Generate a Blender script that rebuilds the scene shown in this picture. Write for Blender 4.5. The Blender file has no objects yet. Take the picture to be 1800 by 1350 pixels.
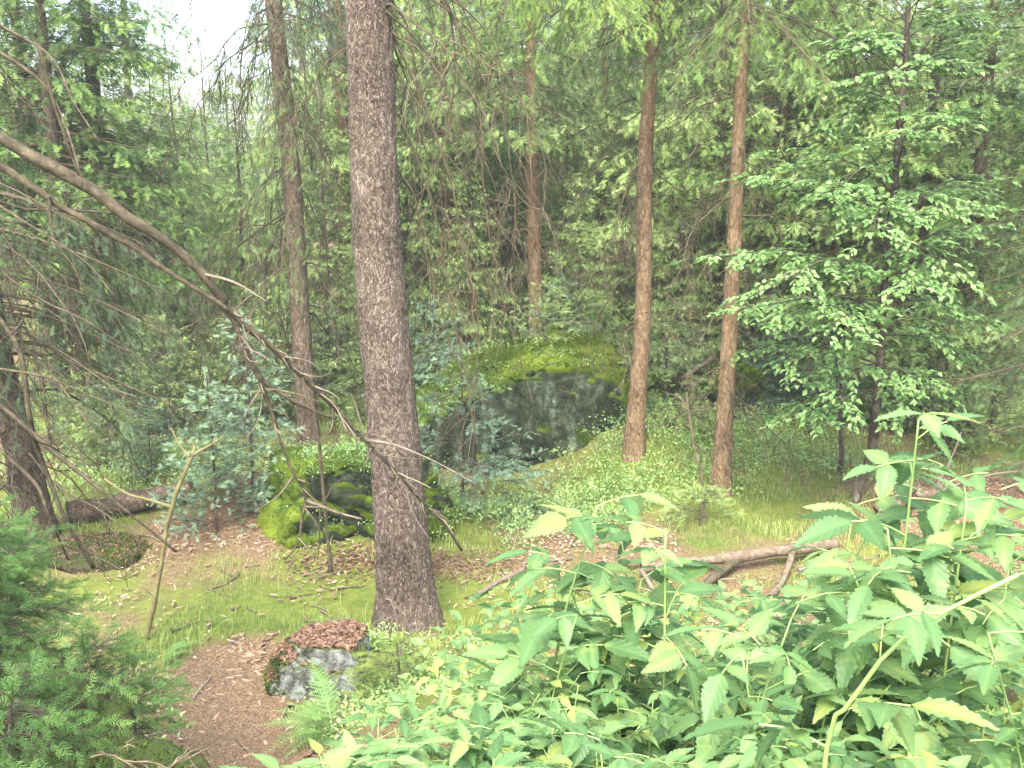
import bpy, math
import numpy as np
from mathutils import Matrix, Vector

# ------------------------------------------------------------------ camera, sky, sun, exposure
scene = bpy.context.scene
COL = scene.collection
CAMZ, PITCH, F = 3.3, math.radians(12.0), 1750.0        # F in photo pixels (1800 wide)
cam_d = bpy.data.cameras.new('camera'); cam = bpy.data.objects.new('camera', cam_d); COL.objects.link(cam)
cam_d.sensor_width = 36.0; cam_d.lens = 35.0; cam_d.clip_end = 800.0; cam_d.clip_start = 0.05
cam.location = (0, 0, CAMZ); cam.rotation_euler = (math.pi / 2 - PITCH, 0, 0)
scene.camera = cam

SUN_EL, SUN_AZ = math.radians(54), math.radians(192)     # azimuth clockwise from +Y: behind the camera, to the right
world = bpy.data.worlds.new('World'); scene.world = world; world.use_nodes = True
wn = world.node_tree; wn.nodes.clear()
sky = wn.nodes.new('ShaderNodeTexSky'); sky.sky_type = 'NISHITA'; sky.sun_disc = False
sky.sun_elevation = SUN_EL; sky.sun_rotation = SUN_AZ
sky.air_density = 1.0; sky.dust_density = 4.0; sky.ozone_density = 0.6
bg = wn.nodes.new('ShaderNodeBackground'); bg.inputs['Strength'].default_value = 0.15
wo = wn.nodes.new('ShaderNodeOutputWorld')
wn.links.new(sky.outputs[0], bg.inputs[0]); wn.links.new(bg.outputs[0], wo.inputs[0])

sun_d = bpy.data.lights.new('sun', 'SUN'); sun_d.energy = 1.5; sun_d.angle = math.radians(30); sun_d.color = (1.0, 0.975, 0.93)
sun = bpy.data.objects.new('sun', sun_d); COL.objects.link(sun)
sd = Vector((math.sin(SUN_AZ) * math.cos(SUN_EL), math.cos(SUN_AZ) * math.cos(SUN_EL), math.sin(SUN_EL)))
sun.rotation_euler = sd.to_track_quat('Z', 'Y').to_euler(); sun.location = sd * 30

scene.view_settings.view_transform = 'Standard'; scene.view_settings.look = 'None'
scene.view_settings.gamma = 1.0; scene.view_settings.use_curve_mapping = False
scene.view_settings.exposure = 2.85
scene.render.engine = 'CYCLES'
HAZE = 0.0020
scene.cycles.use_denoising = True
scene.cycles.max_bounces = 10; scene.cycles.diffuse_bounces = 8; scene.cycles.transmission_bounces = 8
scene.cycles.use_adaptive_sampling = True; scene.cycles.adaptive_threshold = 0.02

# ------------------------------------------------------------------ helpers: numbers
R = np.random.default_rng(7)
def nz(v): return v / (np.linalg.norm(v, axis=-1, keepdims=True) + 1e-12)
def A(*v): return np.array(v, dtype=float)
_tab = np.random.default_rng(99).random((256, 256))
def noise2(x, y, s=1.0, o=0.0):
    x = np.asarray(x, float) * s + 37.7 + o; y = np.asarray(y, float) * s + 11.3 + o * 1.7
    xi = np.floor(x).astype(int); yi = np.floor(y).astype(int); fx = x - xi; fy = y - yi
    fx = fx * fx * (3 - 2 * fx); fy = fy * fy * (3 - 2 * fy)
    g = lambda a, b: _tab[a % 256, b % 256]
    return (g(xi, yi) * (1 - fx) + g(xi + 1, yi) * fx) * (1 - fy) + (g(xi, yi + 1) * (1 - fx) + g(xi + 1, yi + 1) * fx) * fy
def fbm(x, y, s=1.0, o=0.0, n=3):
    t = 0; a = 1; w = 0
    for i in range(n): t = t + a * noise2(x, y, s, o + i * 5.1); w += a; a *= .5; s *= 2.1
    return t / w
def noise3(p, s, o=0.0):
    return (noise2(p[..., 0], p[..., 1] + 1.7 * p[..., 2], s, o) + noise2(p[..., 1] - 3, p[..., 2] + .6 * p[..., 0], s, o + 3) + noise2(p[..., 2] + 8, p[..., 0] - .8 * p[..., 1], s, o + 7)) / 3
def ss(a, b, x):
    t = np.clip((x - a) / (b - a), 0, 1); return t * t * (3 - 2 * t)

def bumpf(x, y, cx, cy, rx, ry): return np.exp(-((x - cx) / rx) ** 2 - ((y - cy) / ry) ** 2)
def H(x, y):
    x = np.asarray(x, float); y = np.asarray(y, float)
    right = ss(-1.5, -0.1, x)
    h = (1.55 * ss(6.2, 2.7, y)) * right + (1 - right) * (1.5 * ss(5.6, 1.2, y))
    h = h + 0.35 * bumpf(x, y, -3.6, 4.0, 1.2, 1.2)
    h = h + 0.55 * bumpf(x, y, 1.35, 11.0, .95, 1.0) + 0.25 * bumpf(x, y, 2.2, 12.5, 2.0, 1.6)
    h = h - 0.38 * bumpf(x, y, .15, 10.3, .75, .6)
    h = h + 0.35 * bumpf(x, y, -2.6, 9.6, .9, .6) + .2 * bumpf(x, y, -1.4, 8.6, 1.2, .7) + 0.35 * bumpf(x, y, 4.6, 8.6, 1.6, 1.2)
    h = h + (fbm(x, y, .35, 2.0) - .5) * .35 * ss(4, 8, y) + (fbm(x, y, 1.6, 4.0) - .5) * .10
    h = h + (fbm(x, y, .06, 9.0) - .5) * 3.0 * ss(16, 45, y)
    return h

FWD = A(0, math.cos(PITCH), -math.sin(PITCH)); UPV = A(0, math.sin(PITCH), math.cos(PITCH)); RGT = A(1, 0, 0); C0 = A(0, 0, CAMZ)
def ray(px, py): return FWD + (px - 900) / F * RGT + (675 - py) / F * UPV
def P(px, py, Y):
    d = ray(px, py); return C0 + d * (Y / d[1])
def G(px, py):
    d = ray(px, py); t = np.linspace(.8, 60, 6000); q = C0 + t[:, None] * d
    b = q[:, 2] < H(q[:, 0], q[:, 1]); i = int(np.argmax(b)) if b.any() else 5999
    p = q[i].copy(); p[2] = H(p[0], p[1]); return p
def rad(wpx, p): return .5 * wpx * float(np.dot(np.asarray(p) - C0, FWD)) / F
def proj(p):
    q = np.asarray(p) - C0; d = q @ FWD; return 900 + F * (q @ RGT) / d, 675 - F * (q @ UPV) / d

# ------------------------------------------------------------------ helpers: meshes
class MB:
    def __init__(s): s.v = []; s.f = []; s.t = []; s.n = 0; s.m = []
    def add(s, v, f, t=.5, m=0):
        v = np.asarray(v, float).reshape(-1, 3); f = np.asarray(f, int).reshape(-1, 3)
        if len(v) == 0: return s
        s.v.append(v); s.f.append(f + s.n); s.n += len(v); s.m.append(np.full(len(f), m, int))
        s.t.append(np.full(len(v), t, float) if np.isscalar(t) else np.asarray(t, float)); return s
    def mesh(s, name, mats, smooth=True):
        v = np.concatenate(s.v); f = np.concatenate(s.f); t = np.concatenate(s.t); mi = np.concatenate(s.m)
        me = bpy.data.meshes.new(name); me.vertices.add(len(v)); me.vertices.foreach_set('co', v.astype(np.float32).ravel())
        me.loops.add(len(f) * 3); me.loops.foreach_set('vertex_index', f.astype(np.int32).ravel())
        me.polygons.add(len(f)); me.polygons.foreach_set('loop_start', np.arange(0, len(f) * 3, 3, dtype=np.int32))
        me.polygons.foreach_set('loop_total', np.full(len(f), 3, np.int32))
        if not isinstance(mats, (list, tuple)): mats = [mats]
        for m in mats: me.materials.append(m)
        if mi.any(): me.polygons.foreach_set('material_index', mi.astype(np.int32))
        me.polygons.foreach_set('use_smooth', np.full(len(f), smooth, bool))
        a = me.attributes.new('tint', 'FLOAT', 'POINT'); a.data.foreach_set('value', t.astype(np.float32))
        me.update(); return me
    def build(s, name, mats, parent=None, smooth=True, loc=None, **kw):
        return link(name, s.mesh(name, mats, smooth), parent, loc, **kw)

def tag(o, label=None, cat=None, group=None, kind=None):
    if label: o['label'] = label
    if cat: o['category'] = cat
    if group: o['group'] = group
    if kind: o['kind'] = kind
    return o
def link(name, data, parent=None, loc=None, label=None, cat=None, group=None, kind=None):
    o = bpy.data.objects.new(name, data); COL.objects.link(o)
    if parent is not None: o.parent = parent
    if loc is not None: o.location = [float(q) for q in loc]
    return tag(o, label, cat, group, kind)
def empty(name, loc, label, cat, group=None):
    o = link(name, None, None, loc, label, cat, group); o.empty_display_size = .2; return o
KIDS = {}
def copy_tree(o, parent=None):
    c = o.copy(); COL.objects.link(c); c.parent = parent
    for ch in o.children: copy_tree(ch, c)
    return c

def tubes(Pt, Rd, sides=5, tint=.5, cap=True):
    """Pt [B,K,3], Rd [B,K] -> verts, tris, tint"""
    Pt = np.asarray(Pt, float); Rd = np.asarray(Rd, float)
    if Pt.ndim == 2: Pt = Pt[None]; Rd = Rd[None]
    B, K, _ = Pt.shape
    T = nz(np.gradient(Pt, axis=1)); ref = np.zeros_like(T); ref[..., 0] = 1.0
    mean = nz(T.mean(1)); bad = np.abs(mean[:, 0]) > .85; ref[bad] = (0, 1, 0)
    U = nz(np.cross(T, ref)); V = np.cross(T, U)
    a = np.arange(sides) / sides * 2 * np.pi
    ring = Pt[:, :, None] + Rd[:, :, None, None] * (np.cos(a)[:, None] * U[:, :, None] + np.sin(a)[:, None] * V[:, :, None])
    v = ring.reshape(-1, 3)
    b, k, j = np.meshgrid(np.arange(B), np.arange(K - 1), np.arange(sides), indexing='ij')
    i0 = (b * K + k) * sides + j; i1 = (b * K + k) * sides + (j + 1) % sides; i2 = i0 + sides; i3 = i1 + sides
    f = np.concatenate([np.stack([i0, i1, i3], -1).reshape(-1, 3), np.stack([i0, i3, i2], -1).reshape(-1, 3)])
    if cap and sides >= 4:
        ends = []
        for kk in (0, K - 1):
            base = (np.arange(B) * K + kk) * sides
            for j in range(1, sides - 1): ends.append(np.stack([base, base + j, base + j + 1], -1))
        f = np.concatenate([f] + ends)
    t = np.full(len(v), tint) if np.isscalar(tint) else np.repeat(np.asarray(tint, float), K * sides)
    return v, f, t
def curve(pts, n=40):
    p = np.asarray(pts, float); d = np.r_[0, np.cumsum(np.linalg.norm(np.diff(p[:, :3], axis=0), axis=1))]
    q = np.vstack([2 * p[0] - p[1], p, 2 * p[-1] - p[-2]]); s = np.linspace(0, d[-1], n); out = []
    for x in s:
        i = min(np.searchsorted(d, x, 'right') - 1, len(p) - 2); t = (x - d[i]) / (d[i + 1] - d[i] + 1e-9)
        a, b, c, e = q[i], q[i + 1], q[i + 2], q[i + 3]
        out.append(.5 * (2 * b + (c - a) * t + (2 * a - 5 * b + 4 * c - e) * t * t + (3 * b - a - 3 * c + e) * t ** 3))
    return np.array(out)
def stick(pts, r0, r1, n=30, sides=8, rough=.12, seed=0, tint=.5, wob=.3):
    g = np.random.default_rng(seed); c = curve(pts, n); r = (r1 + (r0 - r1) * (1 - np.linspace(0, 1, n)) ** 1.35) * (1 + rough * 1.3 * np.interp(np.linspace(0, 1, n), np.linspace(0, 1, max(4, n // 5)), g.normal(size=max(4, n // 5))))
    m_ = max(4, n // 4); c = c + np.stack([np.interp(np.linspace(0, 1, n), np.linspace(0, 1, m_), g.normal(size=m_)) for _ in range(3)], 1) * np.maximum(r, .002)[:, None] * wob
    return tubes(c[None], r[None], sides, tint)

def shoots(p, d, up, L, W, K, tint, fill=1.0, lift=.15, rows=2, rng=R):
    """needle sprays: every shoot carries K needles per row"""
    B = len(p); d = nz(d); side = nz(np.cross(d, up)); up2 = np.cross(side, d)
    L = np.broadcast_to(L, (B,)); W = np.broadcast_to(W, (B,)); tint = np.broadcast_to(tint, (B,))
    vs = []; ts = []
    k = (np.arange(K) + .3) / K
    prof = .65 + .35 * np.sin(np.pi * np.clip(k * .9 + .12, 0, 1)); prof = prof * np.where(k > .8, .85, 1)
    for r_ in range(rows):
        if r_ < 2: sd_ = side * (1 if r_ == 0 else -1); lf = lift
        elif r_ == 2: sd_ = up2; lf = 0
        else: sd_ = -up2; lf = 0
        jit = rng.normal(0, .22, (B, K)); j2 = rng.normal(0, .25, (B, K, 3))
        base = p[:, None] + d[:, None] * (L[:, None] * k)[..., None]
        hb = (L / K * .5 * fill)[:, None, None]
        dd = d[:, None]
        tip = base + dd * (W[:, None] * (.75 + jit))[..., None] + (sd_[:, None] + lf * up2[:, None] + j2 * .5) * (W[:, None] * prof)[..., None]
        tri = np.stack([base - dd * hb, base + dd * hb, tip], 2)
        vs.append(tri.reshape(-1, 3)); tt = np.repeat(tint, K * 3).reshape(-1, 3) + A(-.08, -.08, .1); ts.append(tt.ravel())
    v = np.concatenate(vs); return v, np.arange(len(v)).reshape(-1, 3), np.concatenate(ts)

# ------------------------------------------------------------------ materials
MATS = {}
def newmat(name):
    m = bpy.data.materials.new(name); m.use_nodes = True; nt = m.node_tree; nt.nodes.clear(); MATS[name] = m
    out = nt.nodes.new('ShaderNodeOutputMaterial'); return m, nt, out
def nd(nt, t, **kw):
    n = nt.nodes.new(t)
    for k, v in kw.items():
        if k.startswith('i_'): n.inputs[k[2:]].default_value = v
        else: setattr(n, k, v)
    return n
def ramp(nt, src, stops):
    r = nt.nodes.new('ShaderNodeValToRGB'); el = r.color_ramp.elements
    while len(el) < len(stops): el.new(.5)
    for e, (p_, c) in zip(el, stops): e.position = p_; e.color = (*c, 1)
    nt.links.new(src, r.inputs[0]); return r.outputs[0]
def mixc(nt, f, a, b, mode='MIX'):
    m = nt.nodes.new('ShaderNodeMix'); m.data_type = 'RGBA'; m.blend_type = mode
    for s, v in ((0, f), (6, a), (7, b)):
        if hasattr(v, 'node'): nt.links.new(v, m.inputs[s])
        elif s == 0: m.inputs[0].default_value = v
        else: m.inputs[s].default_value = (*v, 1)
    return m.outputs[2]
def math_(nt, op, a, b=0.0, clamp=False):
    m = nt.nodes.new('ShaderNodeMath'); m.operation = op; m.use_clamp = clamp
    for i, v in enumerate((a, b)):
        if hasattr(v, 'node'): nt.links.new(v, m.inputs[i])
        else: m.inputs[i].default_value = v
    return m.outputs[0]
def noise_n(nt, vec, scale, detail=4, rough=.6):
    n = nd(nt, 'ShaderNodeTexNoise'); n.inputs['Scale'].default_value = scale; n.inputs['Detail'].default_value = detail; n.inputs['Roughness'].default_value = rough
    nt.links.new(vec, n.inputs['Vector']); return n.outputs[0]

def leafmat(name, stops, trans=.3, rough=.5, spec=.35, objvar=.25, nscale=1.2, spots=0.0):
    m, nt, out = newmat(name)
    at = nd(nt, 'ShaderNodeAttribute', attribute_name='tint'); oi = nd(nt, 'ShaderNodeObjectInfo'); geo = nd(nt, 'ShaderNodeNewGeometry')
    n1 = noise_n(nt, geo.outputs['Position'], nscale, 2)
    x = math_(nt, 'ADD', at.outputs['Fac'], math_(nt, 'MULTIPLY', math_(nt, 'SUBTRACT', oi.outputs['Random'], .5), objvar))
    x = math_(nt, 'ADD', x, math_(nt, 'MULTIPLY', math_(nt, 'SUBTRACT', n1, .5), .5))
    c = ramp(nt, x, stops)
    if spots:
        sp_ = noise_n(nt, geo.outputs['Position'], 55, 4, .7); c = mixc(nt, math_(nt, 'MULTIPLY', ramp(nt, sp_, [(.62, (0, 0, 0)), (.72, (1, 1, 1))]), spots), c, (.20, .13, .05))
        sq_ = noise_n(nt, geo.outputs['Position'], 17, 4, .7); c = mixc(nt, math_(nt, 'MULTIPLY', ramp(nt, sq_, [(.55, (0, 0, 0)), (.75, (1, 1, 1))]), .6), c, (.30, .36, .09))
    b = nd(nt, 'ShaderNodeBsdfPrincipled'); b.inputs['Roughness'].default_value = rough; b.inputs['Specular IOR Level'].default_value = spec
    nt.links.new(c, b.inputs['Base Color'])
    t = nd(nt, 'ShaderNodeBsdfTranslucent'); c2 = mixc(nt, .6, c, (.5, .75, .15), 'MULTIPLY')
    g2 = nd(nt, 'ShaderNodeGamma'); nt.links.new(c, g2.inputs[0]); g2.inputs[1].default_value = .85
    nt.links.new(g2.outputs[0], t.inputs[0])
    mx = nd(nt, 'ShaderNodeMixShader'); mx.inputs[0].default_value = trans
    nt.links.new(b.outputs[0], mx.inputs[1]); nt.links.new(t.outputs[0], mx.inputs[2]); nt.links.new(mx.outputs[0], out.inputs[0])
    return m
def barkmat(name, cols, scale=40, stretch=.55, bump=.6, moss=0.0, mosscol=(.06, .09, .02), rough=.9):
    m, nt, out = newmat(name)
    tc = nd(nt, 'ShaderNodeTexCoord'); mp = nd(nt, 'ShaderNodeMapping'); mp.inputs['Scale'].default_value = (1, 1, stretch)
    nt.links.new(tc.outputs['Object'], mp.inputs[0])
    w = nd(nt, 'ShaderNodeTexNoise'); w.inputs['Scale'].default_value = scale * .35; nt.links.new(mp.outputs[0], w.inputs['Vector'])
    wv = mixc(nt, .06, mp.outputs[0], w.outputs[1], 'ADD')
    vo = nd(nt, 'ShaderNodeTexVoronoi'); vo.inputs['Scale'].default_value = scale; nt.links.new(wv, vo.inputs['Vector'])
    ve = nd(nt, 'ShaderNodeTexVoronoi', feature='DISTANCE_TO_EDGE'); ve.inputs['Scale'].default_value = scale; nt.links.new(wv, ve.inputs['Vector'])
    n1 = noise_n(nt, mp.outputs[0], scale * 2.2, 5, .7); n2 = noise_n(nt, tc.outputs['Object'], 2.3, 3)
    oi = nd(nt, 'ShaderNodeObjectInfo'); sep = nd(nt, 'ShaderNodeSeparateColor'); nt.links.new(vo.outputs['Color'], sep.inputs[0])
    x = math_(nt, 'ADD', math_(nt, 'MULTIPLY', sep.outputs[0], .45), math_(nt, 'MULTIPLY', n1, .45))
    x = math_(nt, 'ADD', x, math_(nt, 'MULTIPLY', math_(nt, 'SUBTRACT', n2, .5), .8))
    x = math_(nt, 'ADD', x, math_(nt, 'MULTIPLY', math_(nt, 'SUBTRACT', oi.outputs['Random'], .5), .15))
    c = ramp(nt, x, [(.12, cols[0]), (.4, cols[1]), (.62, cols[2]), (.85, cols[3])])
    ed = ramp(nt, ve.outputs['Distance'], [(0, (0, 0, 0)), (.12, (1, 1, 1))])
    c = mixc(nt, math_(nt, 'MULTIPLY', math_(nt, 'SUBTRACT', 1.0, ed), .6), c, cols[0])
    if moss > 0:
        n3 = noise_n(nt, tc.outputs['Object'], 5, 5, .7); mk = ramp(nt, math_(nt, 'ADD', n3, moss - .5), [(.45, (0, 0, 0)), (.6, (1, 1, 1))])
        c = mixc(nt, mk, c, mosscol)
    b = nd(nt, 'ShaderNodeBsdfPrincipled'); b.inputs['Roughness'].default_value = rough; b.inputs['Specular IOR Level'].default_value = .2
    nt.links.new(c, b.inputs['Base Color'])
    bp = nd(nt, 'ShaderNodeBump'); bp.inputs['Strength'].default_value = bump; bp.inputs['Distance'].default_value = .02
    hh = math_(nt, 'ADD', math_(nt, 'MULTIPLY', ed, .7), math_(nt, 'ADD', math_(nt, 'MULTIPLY', n1, .5), math_(nt, 'MULTIPLY', sep.outputs[1], .5)))
    nt.links.new(hh, bp.inputs['Height']); nt.links.new(bp.outputs[0], b.inputs['Normal']); nt.links.new(b.outputs[0], out.inputs[0])
    return m
def twigmat(name, stops, scale=14):
    m, nt, out = newmat(name); geo = nd(nt, 'ShaderNodeNewGeometry'); at = nd(nt, 'ShaderNodeAttribute', attribute_name='tint')
    n1 = noise_n(nt, geo.outputs['Position'], scale, 3); x = math_(nt, 'ADD', math_(nt, 'MULTIPLY', n1, .8), math_(nt, 'SUBTRACT', at.outputs['Fac'], .4))
    c = ramp(nt, x, stops); b = nd(nt, 'ShaderNodeBsdfPrincipled'); b.inputs['Roughness'].default_value = .85; b.inputs['Specular IOR Level'].default_value = .2
    nt.links.new(c, b.inputs['Base Color'])
    bp = nd(nt, 'ShaderNodeBump'); bp.inputs['Strength'].default_value = .5; bp.inputs['Distance'].default_value = .01
    nt.links.new(noise_n(nt, geo.outputs['Position'], 90, 4), bp.inputs['Height']); nt.links.new(bp.outputs[0], b.inputs['Normal'])
    nt.links.new(b.outputs[0], out.inputs[0]); return m

M_SPRUCE = leafmat('spruce_needles', [(.0, (.028, .055, .014)), (.42, (.080, .145, .032)), (.72, (.18, .29, .062)), (1, (.28, .40, .09))], .25, .5, .3)
M_SPRUCE_DK = leafmat('spruce_needles_old', [(.0, (.020, .040, .014)), (.5, (.046, .088, .030)), (1, (.11, .18, .055))], .2, .5, .3)
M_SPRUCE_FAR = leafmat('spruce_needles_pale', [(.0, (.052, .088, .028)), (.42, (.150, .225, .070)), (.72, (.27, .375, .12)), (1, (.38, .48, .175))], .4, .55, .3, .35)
M_SPRUCE_BLUE = leafmat('spruce_needles_blue', [(.0, (.036, .070, .038)), (.45, (.095, .165, .092)), (.75, (.175, .27, .16)), (1, (.26, .36, .235))], .2, .5, .4, .3)
M_SPRUCE_YOUNG = leafmat('spruce_needles_young', [(.0, (.022, .052, .013)), (.45, (.055, .118, .030)), (.75, (.115, .21, .055)), (1, (.20, .31, .09))], .22, .6, .15)
M_SPRUCE_YEL = leafmat('spruce_needles_yellowish', [(.0, (.05, .08, .02)), (.5, (.14, .21, .05)), (1, (.28, .34, .08))], .25, .5, .3)
M_BEECH = leafmat('beech_leaf', [(.0, (.055, .12, .03)), (.4, (.13, .25, .075)), (.75, (.23, .36, .13)), (1, (.32, .44, .18))], .42, .5, .3)
M_RASP = leafmat('raspberry_leaf', [(.0, (.05, .11, .036)), (.4, (.105, .205, .070)), (.64, (.17, .28, .098)), (.84, (.28, .345, .09)), (1, (.38, .36, .085))], .48, .5, .35, .6, 5.0, spots=.75)
M_FERN = leafmat('fern_frond', [(.0, (.055, .12, .032)), (.5, (.12, .235, .06)), (1, (.20, .32, .09))], .4, .5, .4)
M_BILB = leafmat('bilberry_leaf', [(.0, (.05, .105, .03)), (.4, (.14, .25, .075)), (.8, (.25, .38, .12)), (1, (.34, .40, .12))], .35, .45, .4, .3, 1.6)
M_MOSS = leafmat('moss', [(.05, (.050, .034, .014)), (.22, (.022, .038, .007)), (.48, (.058, .092, .011)), (.75, (.125, .17, .018)), (1, (.23, .26, .036))], .15, .9, .1, .2, 5.0)
M_GRASS = leafmat('grass_blade', [(.0, (.07, .12, .03)), (.4, (.14, .22, .05)), (.75, (.24, .29, .09)), (1, (.38, .33, .16))], .35, .6, .3, .2, .9)
M_LITTER = leafmat('litter_flake', [(.0, (.05, .032, .02)), (.4, (.15, .10, .06)), (.7, (.29, .21, .14)), (1, (.44, .37, .27))], .05, .8, .2, .2, 6)
M_REDLEAF = leafmat('fallen_beech_leaf', [(.0, (.055, .032, .02)), (.5, (.14, .08, .05)), (1, (.25, .165, .11))], .15, .7, .25, .2, 6)
M_STEM = leafmat('raspberry_stem', [(.0, (.10, .17, .05)), (.5, (.20, .30, .09)), (1, (.30, .27, .10))], .05, .5, .4)
M_BARK_MAIN = barkmat('bark_scaly_brown', [(.032, .024, .017), (.112, .086, .062), (.182, .144, .108), (.31, .27, .22)], 75, .5, .9, .06, (.075, .085, .045))
M_BARK_RED = barkmat('bark_reddish', [(.050, .031, .017), (.140, .092, .050), (.200, .140, .079), (.27, .205, .13)], 60, .35, .3, .05, (.12, .13, .06))
M_BARK_GREY = barkmat('bark_greyish', [(.025, .019, .013), (.076, .056, .037), (.125, .095, .064), (.20, .17, .12)], 60, .45, .6, .12, (.10, .12, .05))
M_BARK_DARK = barkmat('bark_dark_smooth', [(.022, .018, .015), (.05, .04, .03), (.085, .07, .05), (.15, .14, .11)], 20, .6, .3, .1, (.07, .10, .05))
M_LOG = twigmat('log_bark', [(.1, (.024, .017, .011)), (.4, (.075, .055, .036)), (.62, (.15, .118, .082)), (.9, (.30, .25, .19))], 26)
M_LOGMOSS = barkmat('log_mossy', [(.03, .022, .015), (.10, .072, .048), (.17, .128, .09), (.28, .23, .165)], 55, .9, .5, .12, (.11, .14, .02))
M_TWIG = twigmat('dead_twig', [(.15, (.026, .020, .012)), (.5, (.082, .066, .038)), (.8, (.18, .15, .095)), (1, (.32, .27, .19))])
M_TWIG_OLIVE = twigmat('dead_branch_lichen', [(.1, (.012, .010, .006)), (.42, (.036, .029, .017)), (.62, (.080, .066, .040)), (.85, (.19, .16, .115))], 30)
M_TWIG_PALE = twigmat('bleached_twig', [(.1, (.05, .038, .028)), (.5, (.125, .10, .075)), (.9, (.24, .20, .16))])
M_TWIG_YEL = twigmat('yellow_stem', [(.1, (.05, .043, .018)), (.5, (.135, .122, .048)), (.9, (.26, .235, .11))])

def groundmat():
    m, nt, out = newmat('forest_floor'); geo = nd(nt, 'ShaderNodeNewGeometry'); pos = geo.outputs['Position']
    at = nd(nt, 'ShaderNodeAttribute', attribute_name='tint')      # 0 litter ... 1 moss and grass
    n0 = noise_n(nt, pos, 1.3, 5, .65); n1 = noise_n(nt, pos, 9, 6, .7); n2 = noise_n(nt, pos, 110, 5, .75)
    vo = nd(nt, 'ShaderNodeTexVoronoi'); vo.inputs['Scale'].default_value = 120; nt.links.new(pos, vo.inputs['Vector']); sp = nd(nt, 'ShaderNodeSeparateColor'); nt.links.new(vo.outputs['Color'], sp.inputs[0])
    lit = ramp(nt, math_(nt, 'ADD', math_(nt, 'MULTIPLY', n2, .6), math_(nt, 'MULTIPLY', sp.outputs[0], .4)), [(.2, (.045, .028, .016)), (.45, (.135, .088, .050)), (.65, (.235, .165, .098)), (.9, (.38, .30, .19))])
    mos = ramp(nt, math_(nt, 'ADD', math_(nt, 'MULTIPLY', n1, .6), math_(nt, 'MULTIPLY', n2, .4)), [(.25, (.045, .068, .013)), (.5, (.12, .155, .030)), (.68, (.20, .22, .058)), (.9, (.32, .29, .12))])
    f = math_(nt, 'ADD', at.outputs['Fac'], math_(nt, 'MULTIPLY', math_(nt, 'SUBTRACT', n1, .5), 1.2))
    f = math_(nt, 'ADD', f, math_(nt, 'MULTIPLY', math_(nt, 'SUBTRACT', n0, .5), .5))
    fm = ramp(nt, f, [(.22, (0, 0, 0)), (.5, (.45, .45, .45)), (.85, (1, 1, 1))])
    c = mixc(nt, fm, lit, mos)
    b = nd(nt, 'ShaderNodeBsdfPrincipled'); b.inputs['Roughness'].default_value = .95; b.inputs['Specular IOR Level'].default_value = .1
    nt.links.new(c, b.inputs['Base Color'])
    bp = nd(nt, 'ShaderNodeBump'); bp.inputs['Strength'].default_value = .8; bp.inputs['Distance'].default_value = .03
    nt.links.new(math_(nt, 'ADD', n2, n1), bp.inputs['Height']); nt.links.new(bp.outputs[0], b.inputs['Normal']); nt.links.new(b.outputs[0], out.inputs[0]); return m
def rockmat(name, cols, mosscol, mosslev=.3, streak=1.0):
    m, nt, out = newmat(name); geo = nd(nt, 'ShaderNodeNewGeometry'); tc = nd(nt, 'ShaderNodeTexCoord'); pos = tc.outputs['Object']
    mp = nd(nt, 'ShaderNodeMapping'); mp.inputs['Scale'].default_value = (1, 1, .22 if streak <= 1 else .9); nt.links.new(pos, mp.inputs[0])
    n0 = noise_n(nt, mp.outputs[0], 5 * streak, 6, .7); n1 = noise_n(nt, pos, 14, 6, .7); n2 = noise_n(nt, pos, 55, 5, .7)
    c = ramp(nt, math_(nt, 'ADD', math_(nt, 'MULTIPLY', n0, .6), math_(nt, 'MULTIPLY', n1, .4)), [(.36, cols[0]), (.47, cols[1]), (.55, cols[2]), (.66, cols[3])])
    nrm = nd(nt, 'ShaderNodeSeparateXYZ'); nt.links.new(geo.outputs['Normal'], nrm.inputs[0])
    k = math_(nt, 'ADD', math_(nt, 'MULTIPLY', nrm.outputs[2], .8), math_(nt, 'MULTIPLY', math_(nt, 'SUBTRACT', n1, .5), 1.6))
    k = math_(nt, 'ADD', k, math_(nt, 'MULTIPLY', math_(nt, 'SUBTRACT', n0, .5), 1.0))
    mk = ramp(nt, math_(nt, 'ADD', k, mosslev), [(.35, (0, 0, 0)), (.6, (1, 1, 1))])
    mc = mixc(nt, n2, [q * .5 for q in mosscol], [min(1, q * 1.5) for q in mosscol])
    c = mixc(nt, mk, c, mc)
    b = nd(nt, 'ShaderNodeBsdfPrincipled'); b.inputs['Roughness'].default_value = .9; b.inputs['Specular IOR Level'].default_value = .2
    nt.links.new(c, b.inputs['Base Color'])
    bp = nd(nt, 'ShaderNodeBump'); bp.inputs['Strength'].default_value = .7; bp.inputs['Distance'].default_value = .03
    nt.links.new(math_(nt, 'ADD', math_(nt, 'MULTIPLY', n2, .6), n1), bp.inputs['Height']); nt.links.new(bp.outputs[0], b.inputs['Normal']); nt.links.new(b.outputs[0], out.inputs[0]); return m
M_GROUND = groundmat()
M_ROCK = rockmat('rock_dark_mossy', [(.006, .009, .004), (.016, .022, .010), (.040, .052, .030), (.14, .19, .13)], (.05, .075, .012), -.45)
M_ROCK_PALE = rockmat('rock_pale_lichen', [(.02, .022, .016), (.07, .075, .06), (.19, .21, .195), (.36, .40, .385)], (.06, .08, .018), .12, 2.2)
M_PEAT = rockmat('peat_bank', [(.010, .007, .005), (.022, .015, .010), (.040, .027, .017), (.075, .053, .034)], (.028, .042, .009), .05, 1.6)

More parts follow.
